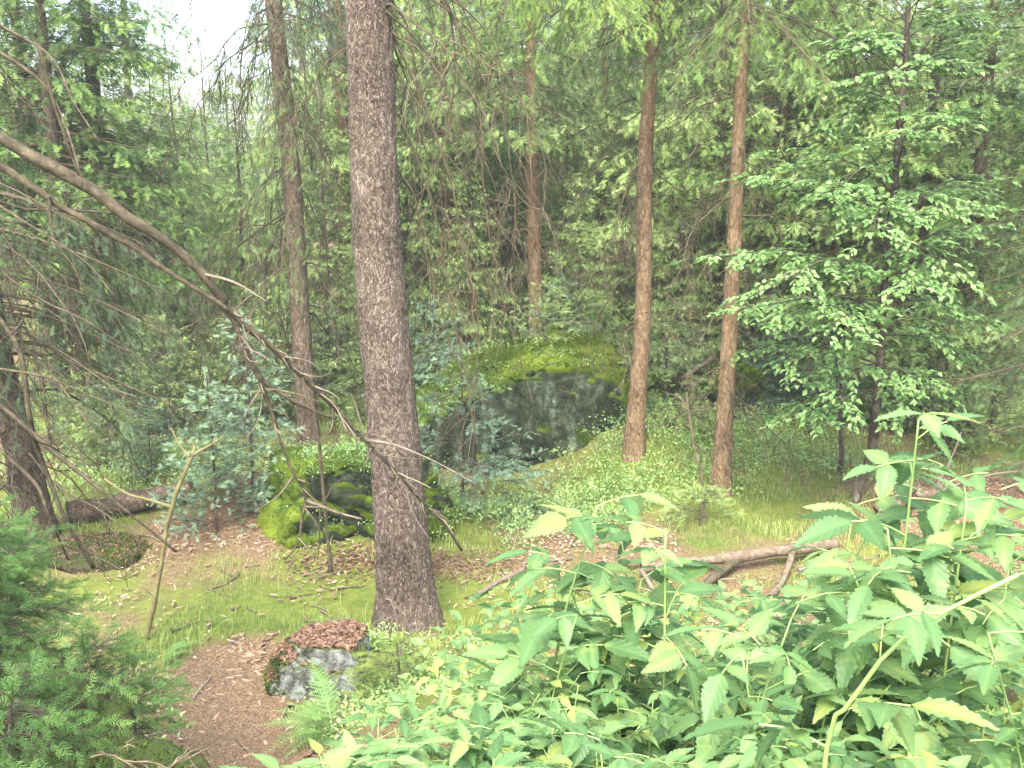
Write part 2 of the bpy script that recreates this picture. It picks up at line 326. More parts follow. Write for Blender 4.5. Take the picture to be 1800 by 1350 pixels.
# ------------------------------------------------------------------ ground
# path centre line (world): from pixels on the bare brown track
PATHL = np.array([G(425, 1400)[:2], G(415, 1320)[:2], G(405, 1250)[:2], G(402, 1195)[:2], G(420, 1165)[:2], G(440, 1140)[:2]])
PATHW = np.array([.40, .36, .30, .22, .14, .05])
def path_d(x, y):
    best = np.full(np.shape(x), 9.0)
    for i in range(len(PATHL) - 1):
        a, b = PATHL[i], PATHL[i + 1]; ab = b - a
        t = np.clip(((x - a[0]) * ab[0] + (y - a[1]) * ab[1]) / (ab @ ab), 0, 1)
        d = np.hypot(x - a[0] - t * ab[0], y - a[1] - t * ab[1]) - (PATHW[i] + (PATHW[i + 1] - PATHW[i]) * t)
        best = np.minimum(best, d)
    return best
def axis_steps(a, b, fine, lo, hi, grow=1.18):
    c = list(np.arange(a, b + 1e-6, fine)); s = fine; x = b
    while x < hi: s = min(s * grow, 8); x += s; c.append(x)
    s = fine; x = a
    while x > lo: s = min(s * grow, 8); x -= s; c.insert(0, x)
    return np.array(c)
def greenness(x, y):
    g = .62 + (fbm(x, y, .7, 21) - .5) * 1.4 + (fbm(x, y, 2.6, 31) - .5) * 1.1
    g = g - .9 * bumpf(x, y, -2.5, 8.7, .8, .5) - .8 * bumpf(x, y, 4.4, 8.8, 1.6, 1.2) - .3 * bumpf(x, y, .8, 6.6, 1.2, .6) - .6 * bumpf(x, y, -1.0, 8.0, .8, .25)
    g = g + .9 * bumpf(x, y, 2.6, 9.9, 1.1, 1.2) + .45 * bumpf(x, y, -1.7, 7.4, .9, .5)
    g = g - .9 * ss(.35, -.1, path_d(x, y)) - .25 * ss(14, 18, y)
    return g
xs = axis_steps(-5.5, 6.5, .08, -160, 160); ys = axis_steps(.2, 13, .08, -25, 260)
X, Y_ = np.meshgrid(xs, ys, indexing='ij'); Z = H(X, Y_) + (noise2(X, Y_, 9, 5) - .5) * .035 * (Y_ < 20)
nx, ny = X.shape; idx = np.arange(nx * ny).reshape(nx, ny)
q = np.stack([idx[:-1, :-1], idx[1:, :-1], idx[1:, 1:], idx[:-1, 1:]], -1).reshape(-1, 4)
mb = MB().add(np.stack([X, Y_, Z], -1).reshape(-1, 3), np.concatenate([q[:, [0, 1, 2]], q[:, [0, 2, 3]]]), greenness(X, Y_).ravel())
mb.build('ground', M_GROUND, kind='structure')
# the path: same sheet a few millimetres higher, cut along an uneven edge
px_ = np.arange(PATHL[:, 0].min() - .8, PATHL[:, 0].max() + .8, .035); py_ = np.arange(PATHL[:, 1].min() - .4, PATHL[:, 1].max() + .4, .035)
X, Y_ = np.meshgrid(px_, py_, indexing='ij'); nx, ny = X.shape; idx = np.arange(nx * ny).reshape(nx, ny)
inside = (path_d(X, Y_) + (fbm(X, Y_, 4, 8) - .5) * .25) < 0
Z = H(X, Y_) + .024 + (noise2(X, Y_, 7, 3) - .5) * .014
q = np.stack([idx[:-1, :-1], idx[1:, :-1], idx[1:, 1:], idx[:-1, 1:]], -1)[inside[:-1, :-1]].reshape(-1, 4)
MB().add(np.stack([X, Y_, Z], -1).reshape(-1, 3), np.concatenate([q[:, [0, 1, 2]], q[:, [0, 2, 3]]]), -1.0).build('path', M_GROUND, kind='structure')

# ------------------------------------------------------------------ spruce building blocks
def spruce_sprays(o, az, L, e0, droop, up_tip, rng, sp2=.09, l2f=.42, hang=.7, sp3=.055, sl=.085, sw=.028, K=3, fill=1.0, tintb=.45, rows=2, wood=True, ws=3, wr=.012, tip_bonus=.25, t0=.15):
    """green branches; o[B,3] az[B] L[B]. returns (needles, wood) builders' tuples"""
    B = len(o); e0 = np.broadcast_to(e0, (B,)); droop = np.broadcast_to(droop, (B,)); up_tip = np.broadcast_to(up_tip, (B,))
    rd = np.stack([np.cos(az), np.sin(az), np.zeros(B)], -1); sd_ = np.stack([-np.sin(az), np.cos(az), np.zeros(B)], -1)
    bend = rng.normal(0, .12, B)
    def axis(i, t):
        r = L[i] * t; z = L[i] * (e0[i] * t - droop[i] * t ** 2 + up_tip[i] * t ** 3.2)
        p = o[i] + rd[i] * r[..., None] + sd_[i] * (bend[i] * L[i] * t ** 2)[..., None]; p[..., 2] += z; return p
    n2 = np.maximum(4, (L / sp2).astype(int)); i2 = np.repeat(np.arange(B), n2); N = len(i2)
    t2 = t0 + (1.02 - t0) * rng.random(N) ** .85; t2 = np.minimum(t2, 1.0)
    b2 = axis(i2, t2); tan = nz(axis(i2, t2 + .02) - axis(i2, t2 - .02))
    s2 = np.where(rng.random(N) < .5, 1, -1)
    l2 = L[i2] * l2f * (1 - t2) ** .75 * rng.uniform(.55, 1.15, N) + rng.uniform(.06, .16, N)
    sv = nz(np.cross(tan, np.broadcast_to(A(0, 0, 1), tan.shape)))
    d2 = nz(tan * rng.uniform(.45, .95, N)[:, None] + sv * (s2 * rng.uniform(.5, 1, N))[:, None] + A(0, 0, 1) * rng.normal(-.05, .15, N)[:, None])
    hg = hang * rng.uniform(.5, 1.3, N)
    def sec(j, s):
        p = b2[j] + d2[j] * (l2[j] * s * (1 - .35 * np.minimum(hg[j], 1) * s))[..., None]; p[..., 2] -= hg[j] * l2[j] * s ** 1.6; return p
    n3 = np.maximum(2, (l2 / sp3).astype(int)); j3 = np.repeat(np.arange(N), n3); M = len(j3)
    s3 = rng.random(M) ** .8; p3 = sec(j3, s3); tn = nz(sec(j3, s3 + .04) - sec(j3, s3 - .02))
    rv = nz(rng.normal(size=(M, 3)) * A(1, 1, .6)); sd3 = nz(np.cross(tn, rv))
    sd3 = nz(sd3 * A(1, 1, .45)); d3 = nz(tn * rng.uniform(.5, 1.3, M)[:, None] + sd3 * rng.uniform(.2, .9, M)[:, None] + A(0, 0, -.15 * hang))
    upr = nz(np.broadcast_to(A(0, 0, 1), (M, 3)) + .35 * rng.normal(size=(M, 3)))
    tint = tintb + tip_bonus * (s3 - .5) + tip_bonus * (t2[j3] - .6) + rng.normal(0, .09, M)
    nd_ = shoots(p3, d3, upr, sl * rng.uniform(.6, 1.3, M), sw * rng.uniform(.75, 1.25, M), K, tint, fill, rows=rows, rng=rng)
    wd = None
    if wood:
        tt = np.linspace(0, 1, 8); ax = np.stack([axis(np.arange(B), np.full(B, t)) for t in tt], 1)
        wd = [tubes(ax, (wr * (L / 2)[:, None] ** .5) * (1 - .85 * tt)[None], 4)]
        if ws:
            s_ = np.linspace(0, 1, 4); a2 = np.stack([sec(np.arange(N), np.full(N, t)) for t in s_], 1)
            wd.append(tubes(a2, np.full(N, wr * .28)[:, None] * (1 - .6 * s_)[None], 3))
    return nd_, wd

def dead_branches(o, az, L, e0, droop, rng, n2=9, n3=3, r=.010, hang=.6, wob=.06, sides=4, l2=(.15, .5), rmin=.0022):
    B = len(o); K = 9; t = np.linspace(0, 1, K)
    e0 = np.broadcast_to(e0, (B,)); droop = np.broadcast_to(droop, (B,))
    rd = np.stack([np.cos(az), np.sin(az), np.zeros(B)], -1); sd_ = np.stack([-np.sin(az), np.cos(az), np.zeros(B)], -1)
    ax = o[:, None] + rd[:, None] * (L[:, None] * t * (1 - .25 * t))[..., None]
    ax[..., 2] += L[:, None] * (e0[:, None] * t - droop[:, None] * t ** 1.7)
    w = np.cumsum(rng.normal(0, wob / 2.4, (B, K, 3)), 1) * L[:, None, None]; w -= w[:, :1]; ax = ax + w
    out = [tubes(ax, np.maximum(r * (L / 1.5)[:, None] ** .5 * (1 - .8 * t)[None], rmin), sides, rng.uniform(.3, .6, B))]
    def child(axx, Lp, n, lr, rr, depth):
        Bp, Kp, _ = axx.shape; i = np.repeat(np.arange(Bp), n); N = len(i); s = rng.uniform(.12, 1, N) * (Kp - 1); k = np.minimum(s.astype(int), Kp - 2); fr = (s - k)[:, None]
        b = axx[i, k] * (1 - fr) + axx[i, k + 1] * fr; tn = nz(axx[i, k + 1] - axx[i, k])
        d = nz(tn * rng.uniform(.3, 1, N)[:, None] + nz(rng.normal(size=(N, 3))) * .8 + A(0, 0, -1) * (hang * rng.uniform(0, 1, N))[:, None])
        l = Lp[i] * rng.uniform(lr[0], lr[1], N) * (1 - .5 * s / (Kp - 1)); KK = 5; tt = np.linspace(0, 1, KK)
        a2 = b[:, None] + d[:, None] * (l[:, None] * tt)[..., None]; a2[..., 2] -= hang * .55 * l[:, None] * tt ** 2
        ww = np.cumsum(rng.normal(0, .07, (N, KK, 3)), 1) * l[:, None, None]; ww -= ww[:, :1]; a2 = a2 + ww
        out.append(tubes(a2, np.maximum(rr * (1 - .7 * tt)[None], rmin * .8) * np.ones((N, 1)), 3, rng.uniform(.25, .75, N)))
        return a2, l
    a2, ll = child(ax, L, n2, l2, r * .42, 0)
    if n3: child(a2, ll, n3, (.25, .6), r * .25, 1)
    return out

def trunk_mesh(axis, radii, sides=24, seed=0, flare=.35, rough=.035, base_h=.45, n=60):
    g = np.random.default_rng(seed); c = curve(np.c_[axis, radii], n); ax = c[:, :3]; r = c[:, 3]
    zz = ax[:, 2] - ax[0, 2] - .32; v, f, t = tubes(ax[None], r[None], sides)
    v = v.reshape(n, sides, 3); a = np.arange(sides) / sides * 2 * np.pi
    ph = g.uniform(0, 6.28, 3); lob = 1 + .45 * np.cos(3 * a + ph[0]) * .5 + .3 * np.cos(5 * a + ph[1]) * .5
    fl = flare * np.exp(-np.maximum(zz, 0) / base_h * 1.6)
    k = 1 + fl[:, None] * lob[None] + rough * g.normal(size=(n, sides)) + .02 * np.cos(2 * a + ph[2])[None]
    v = ax[:, None] + (v - ax[:, None]) * k[..., None]
    return v.reshape(-1, 3), f, t
def rel(builder_tuple, base): return builder_tuple[0] - base, builder_tuple[1], builder_tuple[2]

# ------------------------------------------------------------------ background spruces: a few models, copied
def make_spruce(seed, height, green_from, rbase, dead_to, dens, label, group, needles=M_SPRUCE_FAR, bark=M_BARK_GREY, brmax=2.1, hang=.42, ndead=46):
    g = np.random.default_rng(seed); root = empty('spruce_tree', (0, 0, 0), label, 'tree', group)
    lean = g.normal(0, .012, 2); zt = np.linspace(-.3, height, 12)
    ax = np.c_[lean[0] * zt + .03 * np.sin(zt * .7 + seed), lean[1] * zt + .03 * np.cos(zt * .6), zt]; rr = rbase * np.clip(1 - zt / height, .04, 1) ** .8
    MB().add(*trunk_mesh(ax, rr, 14, seed, .3, n=46)).build('trunk', bark, root)
    axf = lambda z: np.stack([np.interp(z, zt, ax[:, 0]), np.interp(z, zt, ax[:, 1]), z], -1)
    nb = int((height - green_from) * dens); z = green_from + (height - .3 - green_from) * g.random(nb) ** 1.15
    rel_ = (z - green_from) / (height - green_from)
    L = brmax * (1 - rel_) ** .85 * g.uniform(.55, 1.1, nb) + .25; L *= np.where(rel_ < .1, g.uniform(.6, 1, nb), 1)
    az = g.uniform(0, 2 * np.pi, nb)
    n_, w_ = spruce_sprays(axf(z), az, L, -.05 + .35 * rel_, .42 - .2 * rel_, .22, g, sp2=.085, l2f=.40, hang=hang, sp3=.06, sl=.11, sw=.036, K=4, fill=.8, tintb=.46, tip_bonus=.4, wood=True, ws=0, wr=.009)
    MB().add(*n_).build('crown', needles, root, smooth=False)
    wb = MB(); [wb.add(*q_) for q_ in w_]
    if ndead:
        zd = g.uniform(.6, dead_to, ndead); Ld = g.uniform(.5, 1.7, ndead); azd = g.uniform(0, 6.28, ndead)
        for q_ in dead_branches(axf(zd), azd, Ld, g.uniform(-.1, .25, ndead), g.uniform(.2, .7, ndead), g, 8, 4, .012, .6, rmin=.0035): wb.add(*q_)
    wb.build('branches', M_TWIG, root, kind='stuff')
    return root

G_STAND = 'spruces of the dense stand behind the clearing'
lab_a = 'bushy pale green spruce with drooping sprays in the stand behind the boulder'
lab_b = 'spruce with bare twiggy lower trunk and high green crown in the stand behind the clearing'
lab_c = 'slender spruce with a tangle of dead brown twigs in the stand behind the clearing'
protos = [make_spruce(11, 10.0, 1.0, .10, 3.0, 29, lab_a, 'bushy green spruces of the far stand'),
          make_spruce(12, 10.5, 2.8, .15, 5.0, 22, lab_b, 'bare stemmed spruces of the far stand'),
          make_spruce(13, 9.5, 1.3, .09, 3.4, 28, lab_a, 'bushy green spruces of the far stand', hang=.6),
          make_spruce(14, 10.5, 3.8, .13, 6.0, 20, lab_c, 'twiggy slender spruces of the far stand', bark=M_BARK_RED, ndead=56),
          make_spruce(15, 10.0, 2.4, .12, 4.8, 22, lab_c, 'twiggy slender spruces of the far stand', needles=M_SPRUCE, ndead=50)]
used = [False] * len(protos); placed = []
def put(k, x, y, s, rz, sz=None):
    o = protos[k] if not used[k] else copy_tree(protos[k]); used[k] = True
    o.location = (x, y, float(H(x, y)) + .02); o.rotation_euler = (0, 0, rz); o.scale = (s, s, sz or s); placed.append((x, y))
    if k in (0, 2) and s < .66: tag(o, 'short bushy spruce of the understorey below the taller trees of the stand', None, 'short understorey spruces')
    elif k in (0, 2): tag(o, lab_a, None, 'bushy green spruces of the far stand')
    return o
g = np.random.default_rng(5)
# trunks that show singly in the photograph: pixel at the foot (approximate), depth
for px, Yd, k, s in [(940, 15.5, 3, 1.0), (792, 16.5, 3, .85), (1178, 17.0, 1, 1.0), (1262, 15.5, 1, 1.05), (1365, 14.6, 4, .9), (1420, 16.0, 4, 1.0), (1055, 19, 3, .9),
                     (130, 12.6, 4, .95), (190, 13.6, 1, .9), (90, 13.8, 4, 1.0), (250, 24.5, 1, 1.05), (330, 16.8, 0, .52), (425, 14.2, 2, .5), (200, 17, 0, .55), (385, 20, 2, .62), (280, 20, 0, .6), (120, 19, 2, .6), (610, 16.5, 3, 1.0), (700, 18, 1, 1.0), (860, 18.5, 2, .9), (1500, 14.0, 2, .9), (1620, 13.0, 0, .95), (1720, 12.2, 4, .9)]:
    put(k, (px - 900) / F * Yd * 1.0, Yd, s, g.uniform(0, 6.28))
for px, Yd, k, s_ in [(295, 34, 0, .80), (352, 30, 2, .72), (412, 35, 0, .84), (150, 26, 0, .55), (205, 29, 2, .6), (262, 33, 0, .62), (300, 27, 2, .52), (345, 31, 0, .6), (375, 26, 0, .5), (415, 29, 2, .58), (450, 33, 0, .62), (120, 32, 2, .7), (230, 38, 0, .7), (320, 39, 2, .72), (395, 37, 0, .68), (465, 25, 2, .5), (180, 22, 0, .5), (660, 14.6, 0, .42), (735, 15.6, 2, .5), (830, 14.9, 0, .40), (985, 16.2, 2, .5), (1015, 14.4, 0, .36), (1090, 16.6, 0, .5), (1205, 14.8, 2, .42), (1330, 16.2, 0, .48), (1450, 14.6, 2, .5), (570, 15.4, 0, .5), (500, 17, 2, .55), (895, 17.5, 0, .55), (1140, 18.5, 2, .6), (1390, 18.5, 0, .6), (760, 19, 0, .6), (640, 19.5, 2, .6)]:
    put(k, (px - 900) / F * Yd, Yd, s_, g.uniform(0, 6.28), s_ * .9)
tries = 0
while len(placed) < 124 and tries < 6000:
    tries += 1; y = 15 + 33 * g.random() ** .8; x = g.uniform(-.62, .62) * y
    pxx = 900 + F * x / y
    gap = 40 < pxx < 480                                         # lower trees at the upper left where the sky shows
    if gap and (y > 30 or len(placed) > 70): continue
    if min((x - a) ** 2 + (y - b) ** 2 for a, b in placed) < (1.5 + .02 * y) ** 2: continue
    far = ss(22, 45, y); s = g.uniform(.85, 1.15) * (1 + .45 * far)
    if gap: s *= .30 + .012 * y
    put(int(g.choice(5, p=[.3, .18, .22, .14, .16])), x, y, s, g.uniform(0, 6.28))

# ------------------------------------------------------------------ rocks
def ico(sub):
    import bmesh
    bm = bmesh.new(); bmesh.ops.create_icosphere(bm, subdivisions=sub, radius=1.0); bm.verts.ensure_lookup_table()
    v = np.array([q_.co[:] for q_ in bm.verts]); f = np.array([[w.index for w in q_.verts] for q_ in bm.faces]); bm.free(); return v, f
ICO = ico(6)
def rock(name, c, size, seed, mat, label, cuts=(), moss=None, moss_n=9000, cat='boulder', rough=.10, mossmat=None, shell=0, moss_h=.035):
    g = np.random.default_rng(seed); v, f = ICO[0].copy(), ICO[1]
    v = np.sign(v) * np.abs(v) ** .72
    for n_, d_ in list(cuts) + [(nz(g.normal(size=3)), g.uniform(.72, .95)) for _ in range(9)]:
        n_ = nz(np.array(n_, float)); ex = np.maximum(v @ n_ - d_, 0); v = v - ex[:, None] * n_
    w = v * np.array(size); nr = nz(v / np.array(size))
    q1 = noise3(w, 5, seed + 4); dsp = (noise3(w, 2.2, seed) - .5) * .6 + (np.abs(q1 - .5) * 2 - .3) * .30 + (noise3(w, 13, seed + 8) - .5) * .22 + (noise3(w, 34, seed + 9) - .5) * .09
    w = w + nr * (dsp * rough * 2.2 * min(size) / .5)[:, None]
    root = empty(name, c, label, cat)
    MB().add(w, f).build('stone', mat, root)
    fn = np.cross(w[f[:, 1]] - w[f[:, 0]], w[f[:, 2]] - w[f[:, 0]]); ar = np.linalg.norm(fn, axis=1) * .5; fn = nz(fn); fc = w[f].mean(1)
    if shell:                                                        # thick moss cushion lying on the stone
        vn = np.zeros_like(w); [np.add.at(vn, f[:, k_], np.cross(w[f[:, 1]] - w[f[:, 0]], w[f[:, 2]] - w[f[:, 0]])) for k_ in range(3)]; vn = nz(vn)
        mk = ss(.0, .55, moss(w, vn) + (noise3(w, 4.0, seed + 2) - .5) * 1.0 - .1); lift = (mk * shell * (.35 + 1.1 * noise3(w, 6, seed + 11)) + (noise3(w, 14, seed) - .5) * .06 * mk + (noise3(w, 40, seed + 3) - .5) * .025 * mk) - .012
        w2 = w + nz(vn + A(0, 0, .5)) * lift[:, None]; f2 = f[mk[f].max(1) > .02]
        MB().add(w2, f2, -.15 + .7 * noise3(w, 2.6, seed + 5) + .5 * noise3(w, 11, seed + 6)).build('moss_cushion', mossmat or M_MOSS, root); w_shell = w2
    if moss:
        wgt = ar * np.clip(moss(fc, fn) + (noise3(fc, 3.0, seed + 2) - .5) * 1.0, 0, 1)
        i = g.choice(len(f), moss_n, p=wgt / wgt.sum()); b = g.random((moss_n, 3)); b /= b.sum(1, keepdims=True)
        p = ((w_shell if shell else w)[f[i]] * b[..., None]).sum(1); n_ = nz(fn[i] * .8 + A(0, 0, .5) + .45 * g.normal(size=(moss_n, 3)))
        hgt = moss_h * g.uniform(.5, 1.5, moss_n) * (.5 + 1.2 * noise3(p, 7, seed)); sv = nz(np.cross(n_, g.normal(size=(moss_n, 3)))) * (hgt * .33)[:, None]
        tri = np.stack([p - sv - n_ * .008, p + sv - n_ * .008, p + n_ * hgt[:, None]], 1)
        tt = np.repeat(-.12 + .7 * noise3(p, 2.6, seed + 5) + .5 * noise3(p, 11, seed + 6) + g.normal(0, .08, moss_n), 3)
        MB().add(tri.reshape(-1, 3), np.arange(moss_n * 3).reshape(-1, 3), tt).build('moss', mossmat or M_MOSS, root, smooth=False, kind='stuff')
    return root, w + np.array(c), f, fn

upm = lambda lo: (lambda c, n: (n[:, 2] - lo) * 2.2)
# the large overhanging boulder
c1 = P(935, 735, 11.4); c1[2] = .56
R1 = rock('boulder', c1, (1.40, 1.15, .95), 3, M_ROCK, 'large dark overhanging boulder capped with moss and bilberry', cuts=[((0.06, -1, -.10), .50), ((-.55, -.15, .8), .56), ((.9, 0, .25), .82), ((.1, -.45, 1), .80)],
          moss=lambda c, n: (n[:, 2] - .22) * 4, moss_n=45000, moss_h=.020, rough=.10, shell=.10)
# the mossy block beside the main trunk
c2 = G(600, 968) + A(.0, .50, .20)
R2 = rock('boulder', c2, (1.02, .62, .60), 8, M_ROCK, 'low mossy boulder behind the thick trunk with litter at its foot', cuts=[((0.1, -1, -.1), .6), ((0, .1, 1), .72), ((-1, -.35, .25), .62), ((1, -.3, .2), .75), ((-.5, -.2, 1), .78)],
          moss=lambda c, n: np.maximum((n[:, 2] - .15) * 3, (c[:, 0] < -.42) * .75), moss_n=36000, moss_h=.014, rough=.2, shell=.05)
c3 = G(550, 1222) + A(.02, .16, .10)
R3 = rock('boulder', c3, (.34, .28, .34), 21, M_ROCK_PALE, 'small pale lichened rock topped with fallen red leaves beside the path', cuts=[((0, -1, .05), .72), ((0, 0, 1), .70)], rough=.13,
          moss=lambda c, n: (c[:, 0] < -.22) * .7 + (n[:, 2] > .3) * (n[:, 2] < .7) * .5, moss_n=6000, moss_h=.014, cat='rock')
c5 = G(140, 1003) + A(0, .32, .0)
R5 = rock('mound', c5, (.44, .40, .13), 30, M_PEAT, 'small needle covered earth mound with a mossy hollow at the leaning trunk', cuts=[((0, 0, 1), .8)], moss=lambda c, n: (c[:, 0] > .1) * (n[:, 2] > .1) * .6, moss_n=2500, cat='mound', moss_h=.014)
c6 = G(1290, 735) + A(0, .2, .2)
R6 = rock('boulder', c6, (.42, .4, .42), 41, M_ROCK, 'rounded yellow mossed rock behind the thin right-leaning fallen stick', moss=upm(-.2), moss_n=5000, moss_h=.05, cat='rock')
R6[0]['label'] = 'rounded rock under thick yellow moss beyond the slender trunks'
c7 = G(1190, 720) + A(0, .3, .1)
rock('boulder', c7, (.5, .4, .3), 45, M_ROCK, 'flat moss covered rock with a pale fallen pole leaning on it', moss=upm(-.2), moss_n=5000, moss_h=.05, cat='rock')
# peat bank with young spruces, lower left
c4 = A(-1.95, 3.15, .72)
R4 = rock('peat_bank', c4, (.98, .85, .78), 52, M_PEAT, 'brown peat bank with moss and roots below the young spruce', cuts=[((.5, -.2, .8), .75)], moss=lambda c, n: np.maximum((c[:, 0] > .35) * .8, (noise3(c, 3.2, 4) > .49) * .7), moss_n=32000, cat='bank', moss_h=.013, rough=.13)

# ------------------------------------------------------------------ the trees that stand out
def placed_spruce(name_label, group, base, top_px, wb, wt, height, seed, bark, green=None, dead=None, flare=.35, sides=24, needles=M_SPRUCE, twig=M_TWIG, ptop_y=None, mid=None):
    """base: world foot; trunk axis runs through the pixel top_px at the same depth"""
    g = np.random.default_rng(seed); root = empty('spruce_tree', base, name_label, 'tree', group)
    pt = P(top_px[0], top_px[1], ptop_y or base[1]); slope = (pt - base) / (pt[2] - base[2])
    rb = rad(wb, base + A(0, 0, .5)); rt = rad(wt, pt); zt = pt[2] - base[2]
    zs = np.r_[-.35, 0, .5, zt * .33, zt * .66, zt, np.linspace(zt + 1.2, height, 4)]
    ax = slope[None] * zs[:, None]; ax[3:5, 0] += g.normal(0, .02, 2)
    rr = np.where(zs <= zt, rb + (rt - rb) * np.clip(zs, 0, None) / zt, rt * np.clip((height - zs) / (height - zt), .05, 1))
    rr[:1] = rb
    MB().add(*trunk_mesh(ax, rr, sides, seed, flare, .03, n=110)).build('trunk', bark, root)
    axf = lambda z: np.stack([np.interp(z, zs, ax[:, 0]), np.interp(z, zs, ax[:, 1]), z], -1)
    return root, axf, g, zt
def add_crown(root, axf, g, spec, needles=M_SPRUCE, name='crown', twig=M_TWIG):
    n_, w_ = spruce_sprays(axf(spec['z']), spec['az'], spec['L'], spec.get('e0', -.1), spec.get('droop', .45), spec.get('up', .2), g, **spec.get('kw', {}))
    cr = MB().add(*n_).build(name, needles, root, smooth=False)
    if w_:
        wb = MB(); [wb.add(*q_) for q_ in w_]; wb.build('branches', twig, root, kind='stuff')
    return cr
def add_dead(root, axf, g, n, z0, z1, L0, L1, e=(-.1, .3), dr=(.3, .9), n2=10, n3=4, r=.011, az=None, hang=.6, mat=M_TWIG, name='branch', single=True, rmin=.0022):
    for k in range(n):                                               # each bare branch is a part of its tree
        z = A(g.uniform(z0, z1)); L = A(g.uniform(L0, L1)); a = A(g.uniform(0, 6.28) if az is None else g.uniform(*az[k % len(az)]))
        b = MB(); [b.add(*q_) for q_ in dead_branches(axf(z), a, L, g.uniform(*e), g.uniform(*dr), g, n2, n3, r, hang, rmin=rmin)]
        b.build(name, mat, root)

NEAR = dict(sp2=.075, sp3=.05, sl=.085, sw=.021, K=6, fill=.55, rows=3, ws=3, wr=.013)
# main trunk in the clearing
b1 = G(716, 1092)
T1, ax1, g1, z1 = placed_spruce('thick scaly barked spruce trunk standing alone in the middle of the clearing', None, b1, (647, 0), 94, 80, 15, 101, M_BARK_MAIN, flare=.38, sides=64)
add_dead(T1, ax1, g1, 16, 3.6, 6.4, .7, 1.6, e=(-.2, .2), dr=(.7, 1.3), az=[(-.7, .5), (.2, 1.4), (2.2, 3.6), (-.9, .2)], n2=10, n3=4, r=.012, hang=.9)
nb = 14; add_crown(T1, ax1, g1, dict(z=g1.uniform(6.6, 14, nb), az=g1.uniform(0, 6.28, nb), L=g1.uniform(1.2, 2.4, nb), kw=dict(sp2=.12, sp3=.075, sl=.12, sw=.04, K=3, ws=0)))
# slender trunks
b2 = P(547, 815, 11.0); b2[2] = H(b2[0], b2[1])
T2, ax2, g2, z2 = placed_spruce('dark spruce hung with long drooping dead twigs behind the low mossy boulder', None, b2, (480, 0), 37, 30, 14, 102, M_BARK_GREY)
add_dead(T2, ax2, g2, 44, 1.2, 5.8, .7, 1.9, e=(-.2, .2), dr=(.5, 1.3), n2=13, n3=5, r=.011, hang=.95, mat=M_TWIG_OLIVE, rmin=.003)
nb = 44; add_crown(T2, ax2, g2, dict(z=g2.uniform(4.4, 11, nb), az=g2.uniform(-1.6, 1.8, nb), L=g2.uniform(.8, 1.9, nb), droop=.7, kw=dict(NEAR, rows=2, hang=1.1, tintb=.25)), M_SPRUCE_DK)
nb = 30; add_crown(T2, ax2, g2, dict(z=g2.uniform(2.2, 5.2, nb), az=g2.uniform(-2.8, .6, nb), L=g2.uniform(.35, .9, nb), droop=1.0, kw=dict(NEAR, rows=2, hang=1.3, tintb=.34)), M_SPRUCE)
b3 = G(1115, 795)
T3, ax3, g3, z3 = placed_spruce('slim reddish spruce trunk rising beside the large boulder', None, b3, (1152, 0), 32, 23, 13, 103, M_BARK_RED)
add_dead(T3, ax3, g3, 26, 1.2, 4.8, .5, 1.7, e=(-.3, .1), dr=(.2, .8), n2=11, n3=4, r=.008, hang=.6)
nb = 48; add_crown(T3, ax3, g3, dict(z=4.9 + 4 * g3.random(nb) ** 1.3 , az=g3.uniform(0, 6.28, nb), L=g3.uniform(1.0, 2.2, nb), droop=.5, kw=dict(NEAR, rows=2, hang=.8, tintb=.50)))
b4 = G(1266, 868)
T4, ax4, g4, z4 = placed_spruce('slim brown spruce trunk with bare side twigs in the green mossy glade', None, b4, (1303, 130), 32, 22, 12, 104, M_BARK_RED)
add_dead(T4, ax4, g4, 34, .5, 4.2, .5, 1.6, e=(-.25, .1), dr=(.2, .7), n2=9, n3=4, r=.009, hang=.5)
nb = 52; add_crown(T4, ax4, g4, dict(z=4.6 + 4 * g4.random(nb) ** 1.3, az=g4.uniform(0, 6.28, nb), L=g4.uniform(1.0, 2.3, nb), droop=.55, kw=dict(NEAR, rows=2, hang=1.0, tintb=.42)))
nb = 16; add_crown(T3, ax3, g3, dict(z=g3.uniform(4.8, 6.2, nb), az=g3.uniform(2.5, 4.3, nb), L=g3.uniform(1.8, 3.0, nb), droop=.45, kw=dict(NEAR, hang=.7, tintb=.62)))
nb = 12; add_crown(T1, ax1, g1, dict(z=g1.uniform(5.2, 6.6, nb), az=g1.uniform(-.7, 1.3, nb), L=g1.uniform(1.0, 1.9, nb), droop=.7, kw=dict(NEAR, hang=.9, tintb=.58)))
